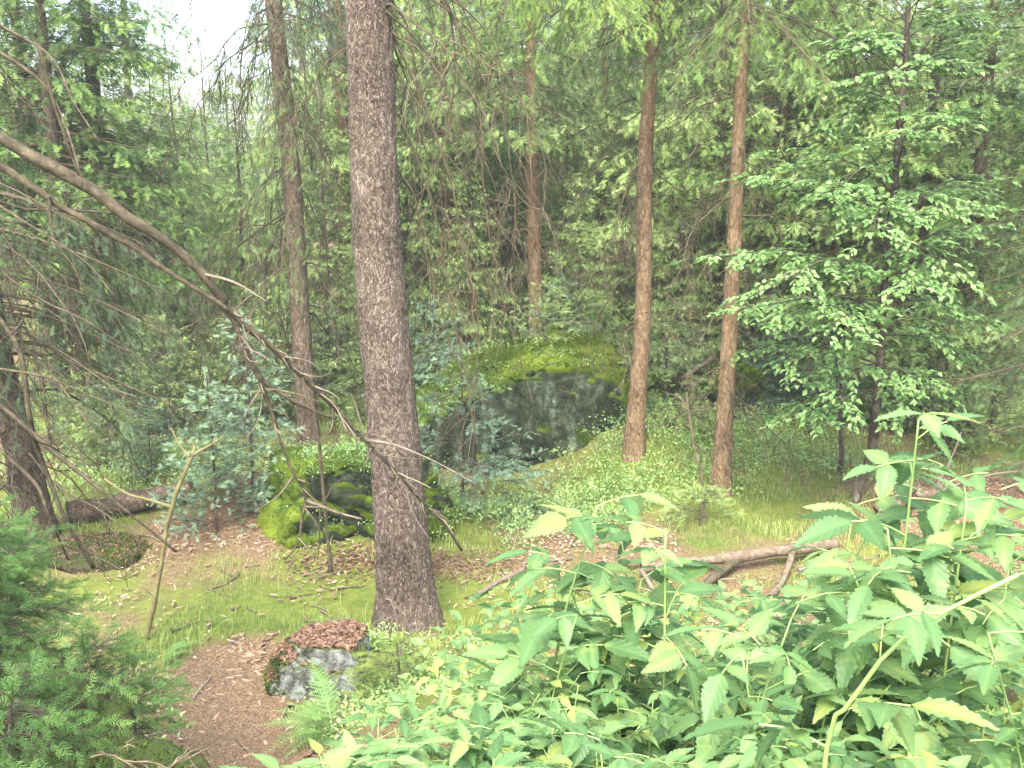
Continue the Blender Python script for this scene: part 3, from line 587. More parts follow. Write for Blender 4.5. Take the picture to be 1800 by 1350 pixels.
for i, (pp, w0, w1) in enumerate([([(700, -90), (770, -30), (800, 90), (790, 220), (775, 330), (785, 440)], 9, 4), ([(700, -60), (790, 20), (840, 180), (850, 330), (870, 470), (905, 600), (940, 720)], 8, 3), ([(690, 60), (745, 180), (795, 330), (815, 450), (840, 560), (835, 700), (830, 850)], 9, 4), ([(690, -40), (800, 30), (900, 150), (960, 300), (940, 430)], 8, 3),
                                  ([(695, 120), (750, 210), (790, 300), (840, 430), (860, 520)], 6, 3), ([(700, 200), (735, 280), (770, 400), (790, 520), (815, 640), (840, 790)], 7, 3), ([(690, -50), (780, -10), (870, 80), (890, 240), (905, 360), (900, 450)], 7, 3), ([(700, 300), (730, 350), (750, 450), (790, 600), (800, 720)], 6, 3), ([(690, 0), (720, 60), (735, 200), (730, 330), (745, 430)], 7, 3)]):
    pts = np.array([P(a_, b_, b1[1] + .12 * j) for j, (a_, b_) in enumerate(pp)]) - b1; c_ = curve(pts, 9); m_ = MB().add(*stick(pts, rad(w0 * .6, pts[0] + b1), rad(w1 * .5, pts[-1] + b1), 40, 6, .1, 900 + i)); K_ = 6
    for q_ in range(22):
        j = int(g1.integers(2, 9)); l_ = g1.uniform(.15, .7); d_ = nz(A(g1.normal(0, .7), g1.normal(0, .5), -1 + g1.normal(0, .4))); t_ = np.linspace(0, 1, K_)[:, None]; a_ = c_[j] + d_ * l_ * t_ + A(0, 0, -1) * (.25 * l_ * t_ ** 2) + np.cumsum(g1.normal(0, .035, (K_, 3)), 0) * l_ * (t_ > 0)
        m_.add(*tubes(a_[None], np.linspace(.0032, .0016, K_)[None], 4))
    m_.build('branch', M_TWIG, T1)
nb = 12; add_crown(T4, ax4, g4, dict(z=g4.uniform(4.5, 5.6, nb), az=g4.uniform(-2.6, -.5, nb), L=g4.uniform(.7, 1.5, nb), droop=.6, kw=dict(NEAR, hang=.7, tintb=.55)))
# leaning trunk at the left edge, dead branches all round it
b7 = G(66, 945)
T7, ax7, g7, z7 = placed_spruce('leaning spruce trunk with long dead side branches above the rotten log', None, b7, (-28, 470), 62, 40, 12, 107, M_BARK_GREY, flare=.3)
add_dead(T7, ax7, g7, 26, .4, 3.6, .8, 2.2, e=(-.1, .25), dr=(.3, .8), n2=8, n3=3, r=.014, az=[(-1.2, .6), (-2.2, -.6), (.3, 1.6)], hang=.5, mat=M_TWIG_OLIVE, rmin=.003)
nb = 56; z_ = np.r_[g7.uniform(1.5, 3.3, 38), g7.uniform(3.5, 8, 18)]; add_crown(T7, ax7, g7, dict(z=z_, az=g7.uniform(-1.9, 1.3, nb), L=np.where(z_ < 3.4, g7.uniform(.9, 1.9, nb), g7.uniform(.5, .9, nb)), droop=.5, kw=dict(NEAR, rows=2, hang=.7, tintb=.30)), M_SPRUCE_DK)
# near spruce just outside the frame on the left: carries the big bare limb and the dark upper sprays
b8 = A(-3.05, 4.3, 0.); b8[2] = H(b8[0], b8[1])
T8 = empty('spruce_tree', b8, 'near dark spruce whose huge bare limb slants down across the clearing', 'tree'); g8 = np.random.default_rng(108)
zs8 = np.linspace(-.3, 12, 10); ax8a = np.c_[0 * zs8, 0 * zs8, zs8]; MB().add(*trunk_mesh(ax8a, .19 * np.clip(1 - zs8 / 12.5, .05, 1), 24, 8, .3, n=60)).build('trunk', M_BARK_GREY, T8)
axf8 = lambda z: np.stack([0 * z, 0 * z, z], -1)
nb = 40; add_crown(T8, axf8, g8, dict(z=g8.uniform(3.1, 7, nb), az=g8.uniform(-.5, 1.9, nb), L=g8.uniform(.5, 1.2, nb), droop=.6, kw=dict(NEAR, hang=1.0, tintb=.28)), M_SPRUCE_DK)
add_dead(T8, axf8, g8, 16, .9, 4.0, .7, 1.6, e=(-.1, .3), dr=(.2, .9), az=[(-.3, 1.3)], n2=7, n3=3, r=.009, hang=.6, mat=M_TWIG_OLIVE)
def limb(pix, w0, w1, n=50, sides=10, seed=0, name='limb', root=T8, base=b8, mat=M_TWIG_OLIVE, parent=None, rough=.10, tint=.5):
    pts = np.array([P(a, b, c) for a, b, c in pix]) - base; r0, r1 = rad(w0, pts[0] + base), rad(w1, pts[-1] + base)
    return MB().add(*stick(pts, r0, r1, n, sides, rough, seed, tint)).build(name, mat, parent or root)
tk = proj(b8 + A(0, 0, 3.4))
L1 = limb([(tk[0], tk[1], 4.3), (-60, 205, 4.3), (0, 240, 4.3), (150, 330, 4.35), (250, 395, 4.4), (345, 465, 4.5), (385, 520, 4.55), (415, 560, 4.6), (450, 587, 4.65), (500, 630, 4.75), (560, 690, 4.85), (640, 772, 5.0), (700, 835, 5.1), (745, 885, 5.2), (780, 920, 5.3), (812, 968, 5.4)], 33, 4, 120, 12, 1, rough=.13)
tk2 = proj(b8 + A(0, 0, 3.05))
L2 = limb([(tk2[0], tk2[1], 4.3), (-60, 250, 4.3), (0, 290, 4.3), (100, 355, 4.35), (240, 440, 4.45), (330, 500, 4.5), (395, 540, 4.55), (414, 562, 4.6)], 17, 9, 80, 10, 2, rough=.13)
L3 = limb([(390, 528, 4.56), (415, 570, 4.6), (430, 615, 4.62), (455, 665, 4.65), (475, 720, 4.7), (492, 775, 4.7), (515, 830, 4.75), (537, 870, 4.8), (531, 915, 4.8), (523, 955, 4.8), (500, 985, 4.8)], 15, 3, 60, 8, 3, rough=.13)
L4 = limb([(446, 645, 4.64), (470, 675, 4.68), (500, 695, 4.72), (535, 715, 4.78), (567, 728, 4.84), (590, 735, 4.9)], 9, 6, 30, 8, 4)
for i, (pp, w0, w1, mt) in enumerate([
        ([(360, 482, 4.5), (395, 490, 4.45), (425, 502, 4.4), (470, 530, 4.35)], 6, 2, M_TWIG_PALE), ([(640, 772, 5.0), (690, 780, 5), (740, 800, 5), (790, 825, 5), (838, 852, 5)], 6, 2, M_TWIG_PALE),
        ([(695, 830, 5.1), (725, 843, 5.05), (757, 858, 5)], 5, 3, M_TWIG_PALE), ([(537, 880, 4.8), (590, 900, 4.8), (635, 912, 4.8)], 7, 4, M_TWIG_PALE), ([(545, 676, 4.85), (580, 690, 4.8), (600, 705, 4.8)], 4, 2, M_TWIG_PALE),
        ([(420, 570, 4.6), (408, 620, 4.6), (405, 640, 4.6)], 6, 2, M_TWIG_OLIVE), ([(560, 690, 4.85), (590, 715, 4.8), (610, 760, 4.75)], 4, 2, M_TWIG_PALE), ([(85, 345, 4.33), (95, 420, 4.3), (130, 470, 4.3), (150, 520, 4.3)], 7, 2, M_TWIG_OLIVE),
        ([(62, 60, 4.3), (100, 200, 4.3), (140, 310, 4.33)], 8, 4, M_TWIG_OLIVE), ([(640, 760, 5.0), (620, 700, 5), (600, 690, 4.9)], 3, 2, M_TWIG_PALE)]):
    limb(pp, w0, w1, 16, 5, 20 + i, 'twig', parent=(L1 if i != 3 and i != 5 else L3), mat=mt)
gt = np.random.default_rng(808)
for i in range(46):                                                  # fine dry twigs on the limb
    if i % 3: t_ = gt.uniform(.28, 1); k_ = np.interp(t_, np.linspace(0, 1, 12), np.arange(12)); PX = [(150, 330, 4.35), (250, 395, 4.4), (345, 465, 4.5), (385, 520, 4.55), (415, 560, 4.6), (450, 587, 4.65), (500, 630, 4.75), (560, 690, 4.85), (640, 772, 5.0), (700, 835, 5.1), (745, 885, 5.2), (780, 920, 5.3)]; par = L1
    else: k_ = gt.uniform(0, 7.9); PX = [(415, 570, 4.6), (430, 615, 4.62), (455, 665, 4.65), (475, 720, 4.7), (492, 775, 4.7), (515, 830, 4.75), (537, 870, 4.8), (531, 915, 4.8), (523, 955, 4.8)]; par = L3
    j = min(int(k_), len(PX) - 2); a_ = np.array(PX[j]) + (np.array(PX[j + 1]) - np.array(PX[j])) * (k_ - j); l_ = gt.uniform(25, 120); d_ = gt.normal(.85, .75); e_ = d_ + gt.normal(0, .5)
    pp = [tuple(a_), (a_[0] + l_ * .5 * math.cos(d_), a_[1] + l_ * .5 * math.sin(d_), a_[2] - .05), (a_[0] + l_ * .5 * (math.cos(d_) + math.cos(e_)), a_[1] + l_ * .5 * (math.sin(d_) + math.sin(e_)), a_[2] + gt.normal(0, .12))]
    limb(pp, 3.4, 1.2, 12, 4, 700 + i, 'twig', parent=par, mat=(M_TWIG_PALE if i % 2 else M_TWIG))
for i, (pp, w0, w1) in enumerate([([(-60, 60, 4.3), (60, 130, 4.3), (110, 205, 4.3), (140, 300, 4.2), (145, 330, 4.2)], 9, 3), ([(-60, 20, 4.3), (80, 90, 4.2), (130, 180, 4.1), (175, 250, 4)], 7, 2), ([(-50, 330, 4.3), (60, 400, 4.2), (150, 460, 4.1), (200, 520, 4)], 6, 2),
                                  ([(-60, 690, 4.3), (0, 715, 4.3), (100, 800, 4.3), (200, 880, 4.3), (310, 970, 4.4)], 12, 4), ([(-60, 500, 4.3), (0, 560, 4.3), (35, 620, 4.3), (50, 720, 4.3), (75, 820, 4.4), (110, 900, 4.4), (165, 1000, 4.5)], 10, 6), ([(-60, 740, 4.3), (0, 790, 4.3), (60, 850, 4.3), (85, 905, 4.3), (120, 985, 4.4)], 11, 4),
                                  ([(-60, 430, 4.3), (60, 520, 4.3), (160, 570, 4.3), (260, 640, 4.4)], 6, 2), ([(-60, 640, 4.3), (70, 660, 4.2), (170, 700, 4.2), (260, 735, 4.2)], 5, 2)]):
    limb(pp, w0, w1, 30, 6, 50 + i, 'branch', mat=M_TWIG_OLIVE)

# big dark spruce at the right edge
b9 = A(5.15, 8.2, 0.); b9[2] = H(b9[0], b9[1])
T9 = empty('spruce_tree', b9, 'dense dark spruce with layered sprays behind the beech', 'tree'); g9 = np.random.default_rng(109)
MB().add(*trunk_mesh(ax8a, .15 * np.clip(1 - zs8 / 12.5, .05, 1), 20, 9, .3, n=60)).build('trunk', M_BARK_DARK, T9)
nb = 90; add_crown(T9, axf8, g9, dict(z=1.0 + 6.5 * g9.random(nb) ** 1.1, az=g9.uniform(1.6, 5.2, nb), L=g9.uniform(.7, 1.7, nb), droop=.4, up=.25, kw=dict(NEAR, rows=2, hang=.35, tintb=.40)), M_SPRUCE_DK)
b9 = A(6.2, 10.6, 0.); b9[2] = H(b9[0], b9[1])
T10 = empty('spruce_tree', b9, 'shaded spruce crowded between the beech and the dense stand', 'tree')
MB().add(*trunk_mesh(ax8a, .14 * np.clip(1 - zs8 / 12.5, .05, 1), 20, 10, .3, n=60)).build('trunk', M_BARK_DARK, T10)
nb = 60; add_crown(T10, axf8, g9, dict(z=.9 + 6.5 * g9.random(nb) ** 1.1, az=g9.uniform(1.2, 5.2, nb), L=g9.uniform(.9, 2.3, nb), droop=.4, up=.2, kw=dict(NEAR, rows=2, hang=.5, tintb=.45, ws=0, **{})), M_SPRUCE)

# ------------------------------------------------------------------ beech tree
def leaf_cards(p, d, n, L, W, tint, rng, fold=.25):
    """folded six-point leaves"""
    B = len(p); d = nz(d); s = nz(np.cross(d, n)); n = np.cross(s, d); L = np.broadcast_to(L, (B,))[:, None]; W = np.broadcast_to(W, (B,))[:, None]
    q0 = p; q1 = p + d * L * .35 + s * W * .5 + n * W * fold; q2 = p + d * L * .75 + s * W * .36 + n * W * fold * .7 - n * L * .04; q3 = p + d * L - n * L * .12
    q4 = p + d * L * .75 - s * W * .36 + n * W * fold * .7 - n * L * .04; q5 = p + d * L * .35 - s * W * .5 + n * W * fold; qm = p + d * L * .55
    v = np.stack([q0, q1, q2, q3, q4, q5, qm], 1).reshape(-1, 3); o = (np.arange(B) * 7)[:, None, None]
    f = (np.array([[0, 1, 6], [1, 2, 6], [2, 3, 6], [3, 4, 6], [4, 5, 6], [5, 0, 6]])[None] + o).reshape(-1, 3)
    return v, f, np.repeat(np.broadcast_to(tint, (B,)), 7)
def beech_branches(starts, ends, rng, sp=.075, leaf=.062, twl=.45, tint=.5, sag=.08, dens=1.0):
    """flat layered sprays along each branch; returns wood tubes list and leaves"""
    wood = []; lv = []
    for a, b in zip(starts, ends):
        L = np.linalg.norm(b - a); K = 9; t = np.linspace(0, 1, K)[:, None]
        ax = a + (b - a) * t + A(0, 0, 1) * (sag * L * np.sin(np.pi * t)) + np.cumsum(rng.normal(0, .012 * L, (K, 3)), 0) * t
        wood.append(tubes(ax[None], (np.linspace(.011, .002, K) * (L / 1.3) ** .6)[None], 5))
        n2 = int(L / .10 * dens) + 3; s = rng.uniform(.2, 1, n2) * (K - 1); k = np.minimum(s.astype(int), K - 2); fr = (s - k)[:, None]
        bp = ax[k] * (1 - fr) + ax[k + 1] * fr; tn = nz(ax[k + 1] - ax[k]); sv = nz(np.cross(tn, A(0, 0, 1)))
        sg = np.where(np.arange(n2) % 2, 1, -1)[:, None]
        d = nz(tn * .8 + sv * sg * rng.uniform(.5, 1, n2)[:, None] + A(0, 0, 1) * rng.normal(-.05, .1, n2)[:, None])
        l = twl * rng.uniform(.4, 1.1, n2) * (1.1 - .6 * s / (K - 1)); kk = np.linspace(0, 1, 4)
        tw = bp[:, None] + d[:, None] * (l[:, None] * kk)[..., None]; tw[..., 2] -= .18 * l[:, None] * kk ** 2
        wood.append(tubes(tw, np.full((n2, 1), .0035) * (1 - .6 * kk), 3))
        n3 = np.maximum(3, (l / sp * 2).astype(int)); j = np.repeat(np.arange(n2), n3); M = len(j); u = rng.uniform(.1, 1, M)
        p = bp[j] + d[j] * (l[j] * u)[:, None]; p[:, 2] -= .18 * l[j] * u ** 2; s3 = nz(np.cross(d[j], A(0, 0, 1))) * np.where(rng.random(M) < .5, 1, -1)[:, None]
        dl = nz(d[j] * .7 + s3 * rng.uniform(.3, 1, M)[:, None] + A(0, 0, -.18) + .18 * rng.normal(size=(M, 3))); nn = nz(A(0, 0, 1) + .33 * rng.normal(size=(M, 3)))
        lv.append(leaf_cards(p, dl, nn, leaf * rng.uniform(.7, 1.25, M), leaf * .58 * rng.uniform(.85, 1.15, M), tint + rng.normal(0, .13, M), rng))
    return wood, lv
gb = np.random.default_rng(61)
bb = G(1493, 885); Yb = bb[1]
BEECH = empty('beech_tree', bb, 'young beech with dark leaning stem and layered pale green leaves', 'tree')
bpix = [(1493, 900), (1512, 850), (1530, 790), (1541, 700), (1545, 620), (1552, 530), (1560, 440), (1566, 370), (1578, 260), (1588, 150), (1596, 40), (1600, -120), (1605, -300)]
bax = np.array([P(a, b, Yb) for a, b in bpix]) - bb; bax[0] = (0, 0, -.15)
MB().add(*stick(bax, rad(20, bb), rad(6, bb), 80, 12, .06, 3)).build('trunk', M_BARK_DARK, BEECH)
ends = []
for (sx, sy), (ex, ey, dy) in [((1556, 500), (1225, 455, -.7)), ((1552, 540), (1290, 560, -.9)), ((1563, 400), (1310, 295, -.5)), ((1556, 480), (1330, 500, -1.2)), ((1570, 340), (1420, 250, -.3)), ((1585, 200), (1430, 150, .2)), ((1590, 140), (1450, 60, -.2)), ((1548, 600), (1380, 640, -.6)), ((1545, 640), (1300, 610, .3)),
                               ((1558, 450), (1760, 400, -.5)), ((1565, 390), (1740, 300, .3)), ((1580, 250), (1720, 190, -.3)), ((1590, 140), (1740, 60, .1)), ((1552, 530), (1740, 560, -.4)), ((1548, 590), (1700, 640, .4)), ((1595, 60), (1640, -60, -.5)), ((1595, 40), (1500, -30, .4)), ((1545, 660), (1640, 700, -.7)), ((1541, 700), (1400, 730, -.4)), ((1560, 430), (1480, 330, -1.1)), ((1556, 490), (1600, 520, -1.2)), ((1575, 300), (1600, 240, -1.0)), ((1566, 370), (1540, 420, -1.3)), ((1585, 200), (1550, 130, -.9)), ((1550, 560), (1450, 590, -1.2)), ((1595, 20), (1700, -40, -.6)), ((1590, 130), (1690, 110, -.8)), ((1592, 100), (1500, 90, -.7)), ((1583, 220), (1650, 210, -.9)), ((1594, 70), (1660, 30, -.3)), ((1587, 170), (1470, 215, -.5)), ((1575, 290), (1440, 340, -.7)), ((1541, 690), (1610, 740, -.5)), ((1556, 480), (1480, 470, -.4)), ((1572, 330), (1660, 380, -.9)), ((1562, 420), (1690, 490, -1.0)), ((1545, 640), (1470, 690, -.9))]:
    ends.append((P(sx, sy, Yb), P(ex, ey, Yb + dy)))
    if abs(ex - sx) > 90: ends.append((P(sx, sy - 12, Yb), P(ex + (sx - ex) * .25, ey + gb.uniform(-45, 30), Yb + dy * .4 + gb.uniform(-.6, .6))))
alll = MB()
for i, (a, b) in enumerate(ends):
    w_, l_ = beech_branches([a - bb], [b - bb], gb, tint=.60, sp=.05, twl=.66, dens=1.2, leaf=.066)
    wb = MB(); [wb.add(*q_) for q_ in w_]; wb.build('branch', M_BARK_DARK, BEECH); [alll.add(*q_) for q_ in l_]
alll.build('crown', M_BEECH, BEECH, smooth=False)
# a thin bare-stemmed beech sapling and two small leafy ones
def sapling(foot, toppx, w, label, nbr, seed, L=.7):
    g = np.random.default_rng(seed); root = empty('beech_sapling', foot, label, 'sapling'); top = P(toppx[0], toppx[1], foot[1]) - foot
    MB().add(*stick([A(0, 0, -.1), top * .35 + A(.02, 0, 0), top * .7, top], rad(w, foot), rad(w * .35, foot), 40, 8, .06, seed)).build('trunk', M_BARK_DARK, root)
    lv = MB(); u = g.uniform(.35, 1, nbr)
    for k in u:
        a = g.uniform(0, 6.28); st = top * k; en = st + A(math.cos(a), math.sin(a), .25) * L * g.uniform(.5, 1)
        w_, l_ = beech_branches([st], [en], g, twl=.3, tint=.42); wb = MB(); [wb.add(*q_) for q_ in w_]; wb.build('branch', M_BARK_DARK, root); [lv.add(*q_) for q_ in l_]
    lv.build('crown', M_BEECH, root, smooth=False)
sapling(G(1478, 835), (1470, 600), 11, 'thin beech sapling with twin dark stems beside the leaning beech', 9, 71)
sapling(G(1420, 760), (1425, 610), 10, 'small leafy beech sapling at the edge of the mossy glade', 9, 72)
sapling(G(1660, 800), (1670, 560), 10, 'leafy beech sapling under the dense dark spruce', 12, 73)

# ------------------------------------------------------------------ young spruces
def young_spruce(h, seed, needles, tintb=.5, r=.45, whorl=.14, nper=6, near=False, e0=.25):
    g = np.random.default_rng(seed); z = np.repeat(np.arange(.08, h * .96, whorl), nper) ; z = z + g.normal(0, .02, len(z)); n = len(z)
    L = (r * (1 - z / h) ** .8 + .07) * g.uniform(.75, 1.15, n); az = g.uniform(0, 6.28, n)
    kw = dict(sp2=.045, l2f=.5, hang=.06, sp3=.055, sl=.07, sw=.018, K=8, rows=4, fill=.5, ws=3, wr=.007, tintb=tintb) if near else dict(sp2=.045, l2f=.5, hang=.08, sp3=.04, sl=.06, sw=.021, K=4, rows=2, fill=.8, ws=3, wr=.007, tintb=tintb)
    n_, w_ = spruce_sprays(np.c_[0 * z, 0 * z, z], az, L, e0, .12, .12, g, **kw)
    # leader shoot
    k = 8; lp = np.c_[g.normal(0, .004, k), g.normal(0, .004, k), np.linspace(h * .85, h, k)]
    n2_ = shoots(lp, np.tile(A(0, 0, 1), (k, 1)) + .4 * g.normal(size=(k, 3)), np.tile(A(1, 0, 0), (k, 1)), .06, .02, 5, tintb + .1, .7, rows=4, rng=g)
    return n_, n2_, w_, np.array([[0, 0, -.1], [.01, 0, h * .5], [0, 0, h]])
def put_young(foot, h, seed, needles, label, tintb=.5, r=.45, rz=0, near=False, group=None, tilt=(0, 0), nper=6, whorl=.14, e0=.25):
    n_, n2_, w_, ax = young_spruce(h, seed, needles, tintb, r, whorl, nper, near, e0); root = empty('young_spruce', foot, label, 'young tree', group); root.rotation_euler = (tilt[0], tilt[1], rz)
    MB().add(*stick(ax, .012 * h ** .5 + .004, .004, 20, 8)).build('trunk', M_BARK_DARK, root)
    MB().add(*n_).add(*n2_).build('crown', needles, root, smooth=False); wb = MB(); [wb.add(*q_) for q_ in w_]; wb.build('branches', M_BARK_DARK, root, kind='stuff'); return root
put_young(G(381, 935), 1.5, 81, M_SPRUCE_BLUE, 'blue green young spruce with dark stem beside the rotten log', .62, .46)
put_young(G(445, 870), 1.75, 82, M_SPRUCE_BLUE, 'taller bluish young spruce behind the low mossy boulder', .5, .52)
p_ = P(812, 850, 9.7); p_[2] = H(p_[0], p_[1])
put_young(p_, 1.75, 83, M_SPRUCE_BLUE, 'young spruce with long level blue green boughs in front of the large boulder', .50, 1.05, whorl=.22, nper=5, e0=.08)
pr = A(c1[0] + .15, c1[1] + .1, c1[2] + .78)
put_young(pr, .75, 84, M_SPRUCE_FAR, 'tiny pale spruce growing on top of the large boulder', .6, .42)
put_young(G(1180, 770) + A(0, .6, 0), 1.5, 85, M_SPRUCE_FAR, 'pale young spruce behind the slim reddish trunk', .6, .6)
put_young(G(700, 1235), .42, 86, M_SPRUCE_YEL, 'small yellowish spruce seedling beside the pale rock', .55, .24, near=True, nper=7, whorl=.09)
put_young(G(640, 880) + A(-.1, .5, .15), .5, 87, M_SPRUCE, 'small spruce seedling growing behind the low mossy boulder', .45, .3)
put_young(G(1230, 925), .35, 88, M_SPRUCE_FAR, 'little pale spruce seedling at the foot of the slim brown trunk', .55, .3, near=True, whorl=.08)
yp = [put_young(A(0, 0, 0), 1.6, 90 + k, m_, 'low pale spruce regrowth under the dense stand behind the clearing', .5, .7, group='young spruces under the stand') for k, m_ in enumerate((M_SPRUCE_FAR, M_SPRUCE_BLUE, M_SPRUCE_FAR))]
gy = np.random.default_rng(17); first = [True] * 3
for k, (px, Yd) in enumerate([(500, 13), (560, 14.5), (640, 13.2), (720, 13.8), (760, 12.4), (840, 14.8), (900, 13.9), (990, 14.2), (1060, 13.5), (1090, 15), (1210, 13.2), (1240, 14.5), (1330, 13.5), (1390, 12.6), (1440, 13.4), (1560, 12.2), (1640, 12.5), (280, 12.3), (330, 13.4), (220, 12.8), (60, 11.5), (160, 11.0), (240, 10.6), (1700, 11.3), (1770, 11.8), (680, 15), (420, 12.8)]):
    i = k % 3; o = yp[i] if first[i] else copy_tree(yp[i]); first[i] = False; x = (px - 900) / F * Yd; s = gy.uniform(.55, 1.25)
    o.location = (x, Yd, float(H(x, Yd))); o.scale = (s, s, s); o.rotation_euler = (0, 0, gy.uniform(0, 6.28))
# lower left, near the camera
for k, (x, y, z, h, r, lb, tl) in enumerate([(-2.3, 3.5, 1.25, .9, .66, 'dark green young spruce leaning out over the peat bank', (0, .25)), (-1.85, 3.68, .95, .55, .46, 'bushy spruce seedling at the lower edge of the peat bank', (.1, .3)), (-2.05, 2.7, 1.25, .36, .34, 'short spruce seedling among dry twigs on the peat bank', (0, .3)), (-2.6, 3.9, 1.1, 1.0, .75, 'dark young spruce on the crest behind the peat bank', (0, .1)), (-1.25, 3.2, .78, .26, .26, 'low spruce seedling at the mossy end of the peat bank', (.2, .4)), (-1.72, 3.0, 1.33, .34, .36, 'spruce seedling rooted in the crown of the peat bank', (.15, .3)), (-2.15, 2.95, 1.35, .5, .45, 'leggy dark spruce seedling above the dry arching branch', (0, .2))]):
    put_young(A(x, y, z), h, 140 + k, M_SPRUCE_YOUNG, lb, .42, r, near=True, tilt=tl, nper=8, whorl=.08, e0=.15)

# ------------------------------------------------------------------ fallen wood
def ground_pts(pix, lift=.03): return np.array([G(a, b) + A(0, 0, lift) for a, b in pix])
def log(name, pts, r0, r1, mat, label, cat='log', n=50, sides=18, rough=.05, seed=0, parts=(), group=None):
    base = pts[0].copy(); root = empty(name, base, label, cat, group)
    MB().add(*stick(pts - base, r0, r1, n, sides, rough, seed, .5, .07)).build('stem', mat, root)
    for j, (pp, a, b_, mt, nm) in enumerate(parts): MB().add(*stick(np.asarray(pp) - base, a, b_, 24, 7, .12, seed + 5 + j)).build(nm, mt, root)
    return root
q_ = ground_pts([(120, 925), (230, 903), (340, 884)], .12); log('rotten_log', q_, .105, .10, M_LOGMOSS, 'rotten mossy log lying behind the leaning trunk', seed=1, rough=.09)
q_ = ground_pts([(1125, 1020), (1470, 976)], .10); q_ = q_[0] + (q_[1] - q_[0]) * np.array([0, .25, .5, .78, 1])[:, None] 
log('fallen_log', q_, .042, .046, M_LOG, 'pale barked fallen log lying among the raspberry canes', seed=2, rough=.07, parts=[
    (np.vstack([q_[2], ground_pts([(1215, 1055), (1150, 1100), (1105, 1125)], .04)]), .045, .022, M_TWIG_OLIVE, 'branch'), (np.vstack([q_[3], ground_pts([(1375, 1030), (1340, 1068)], .04)]), .04, .034, M_LOG, 'branch'), (np.vstack([q_[0], ground_pts([(1150, 1050)], .02), ground_pts([(1140, 1085)], .02)]), .022, .014, M_TWIG_PALE, 'branch')])
q_ = np.array([G(1545, 925) + A(0, 0, .1), G(1600, 905) + A(0, 0, .2), P(1640, 870, G(1640, 905)[1]) , P(1662, 835, G(1640, 905)[1] + .1)])
log('fallen_log', q_, .085, .05, M_LOGMOSS, 'reddish mossy broken log rearing up by the raspberries', seed=3, parts=[
    (np.array([q_[2], P(1690, 850, q_[2][1] - .2), P(1740, 835, q_[2][1] - .3), P(1795, 828, q_[2][1] - .4)]), .022, .012, M_TWIG_PALE, 'branch'), (np.array([q_[2], P(1675, 800, q_[2][1]), P(1690, 760, q_[2][1])]), .015, .006, M_TWIG_PALE, 'branch'), (np.array([q_[1], P(1610, 860, q_[1][1] - .2), P(1600, 840, q_[1][1] - .3)]), .012, .006, M_TWIG_PALE, 'branch')])
q_ = np.array([G(1150, 700), P(1200, 665, 12.6), P(1255, 628, 13.2)]); log('leaning_pole', q_, .04, .03, M_LOG, 'pale broken pole slanting over the moss covered rock', 'log', seed=5)
q_ = np.array([P(1285, 705, 12.3), P(1325, 718, 12.2), G(1362, 738)]); log('fallen_branch', q_, .035, .02, M_TWIG_PALE, 'bleached grey branch lying against the rounded yellow mossed rock', 'branch', seed=6)
def gstick(pix, w0, w1, mat, label, seed, lift=.02, group=None, parts=()):
    q_ = ground_pts(pix, lift); base = q_[0].copy(); root = empty('fallen_branch', base, label, 'branch', group)
    MB().add(*stick(q_ - base, rad(w0, base), rad(w1, q_[-1]), 26, 7, .12, seed)).build('stem', mat, root)
    for j, pp in enumerate(parts): MB().add(*stick(ground_pts(pp, lift) - base, rad(w0 * .6, base), rad(w1 * .6, base), 12, 5, .1, seed + j)).build('twig', mat, root)
gstick([(833, 1055), (870, 1030), (915, 1008), (925, 992), (960, 990), (1005, 985)], 9, 4, M_TWIG_PALE, 'crooked pale branch lying on the grass beside the thick trunk', 11)
gstick([(785, 880), (820, 879), (850, 880)], 9, 8, M_TWIG_OLIVE, 'short dark stub of wood beside the low mossy boulder', 12, .08)
gstick([(898, 890), (930, 905), (965, 925)], 9, 5, M_TWIG, 'grey stick lying in the bilberry below the large boulder', 13, .12)
gstick([(300, 1113), (340, 1100), (370, 1096)], 7, 4, M_TWIG, 'crooked twig on the mossy slope above the path', 14)
gstick([(340, 1240), (352, 1220), (365, 1205), (370, 1198)], 6, 4, M_TWIG_PALE, 'small forked twig lying on the brown path', 15, .03, parts=[[(352, 1222), (362, 1236)]])
gstick([(420, 1010), (400, 1030), (370, 1040)], 4, 3, M_TWIG, 'thin twig lying beneath the blue green spruce', 16)
gstick([(560, 1020), (580, 1015), (600, 1008)], 6, 4, M_TWIG, 'broken twig at the foot of the bare thin sapling', 17)
gs = np.random.default_rng(33)
for k in range(36):
    px, py = gs.uniform(960, 1500), gs.uniform(1000, 1150); a = gs.uniform(-.5, .5); l = gs.uniform(30, 110)
    gstick([(px, py), (px + l * .5, py - l * .5 * a + gs.normal(0, 4)), (px + l, py - l * a)], gs.uniform(4, 8), 3, M_TWIG_PALE if k % 3 else M_TWIG, 'dry bleached stick in the brushwood under the raspberries', 200 + k, gs.uniform(.02, .10), 'sticks of the brushwood')
for k in range(26):
    px, py = gs.uniform(200, 960), gs.uniform(985, 1140); a = gs.uniform(-.6, .6); l = gs.uniform(15, 45)
    gstick([(px, py), (px + l * .5, py - l * .5 * a + gs.normal(0, 2)), (px + l, py - l * a)], gs.uniform(3, 5), 2, M_TWIG_PALE if k % 2 else M_TWIG, 'small dry stick scattered on the mossy clearing floor', 300 + k, .015, 'sticks on the clearing floor')
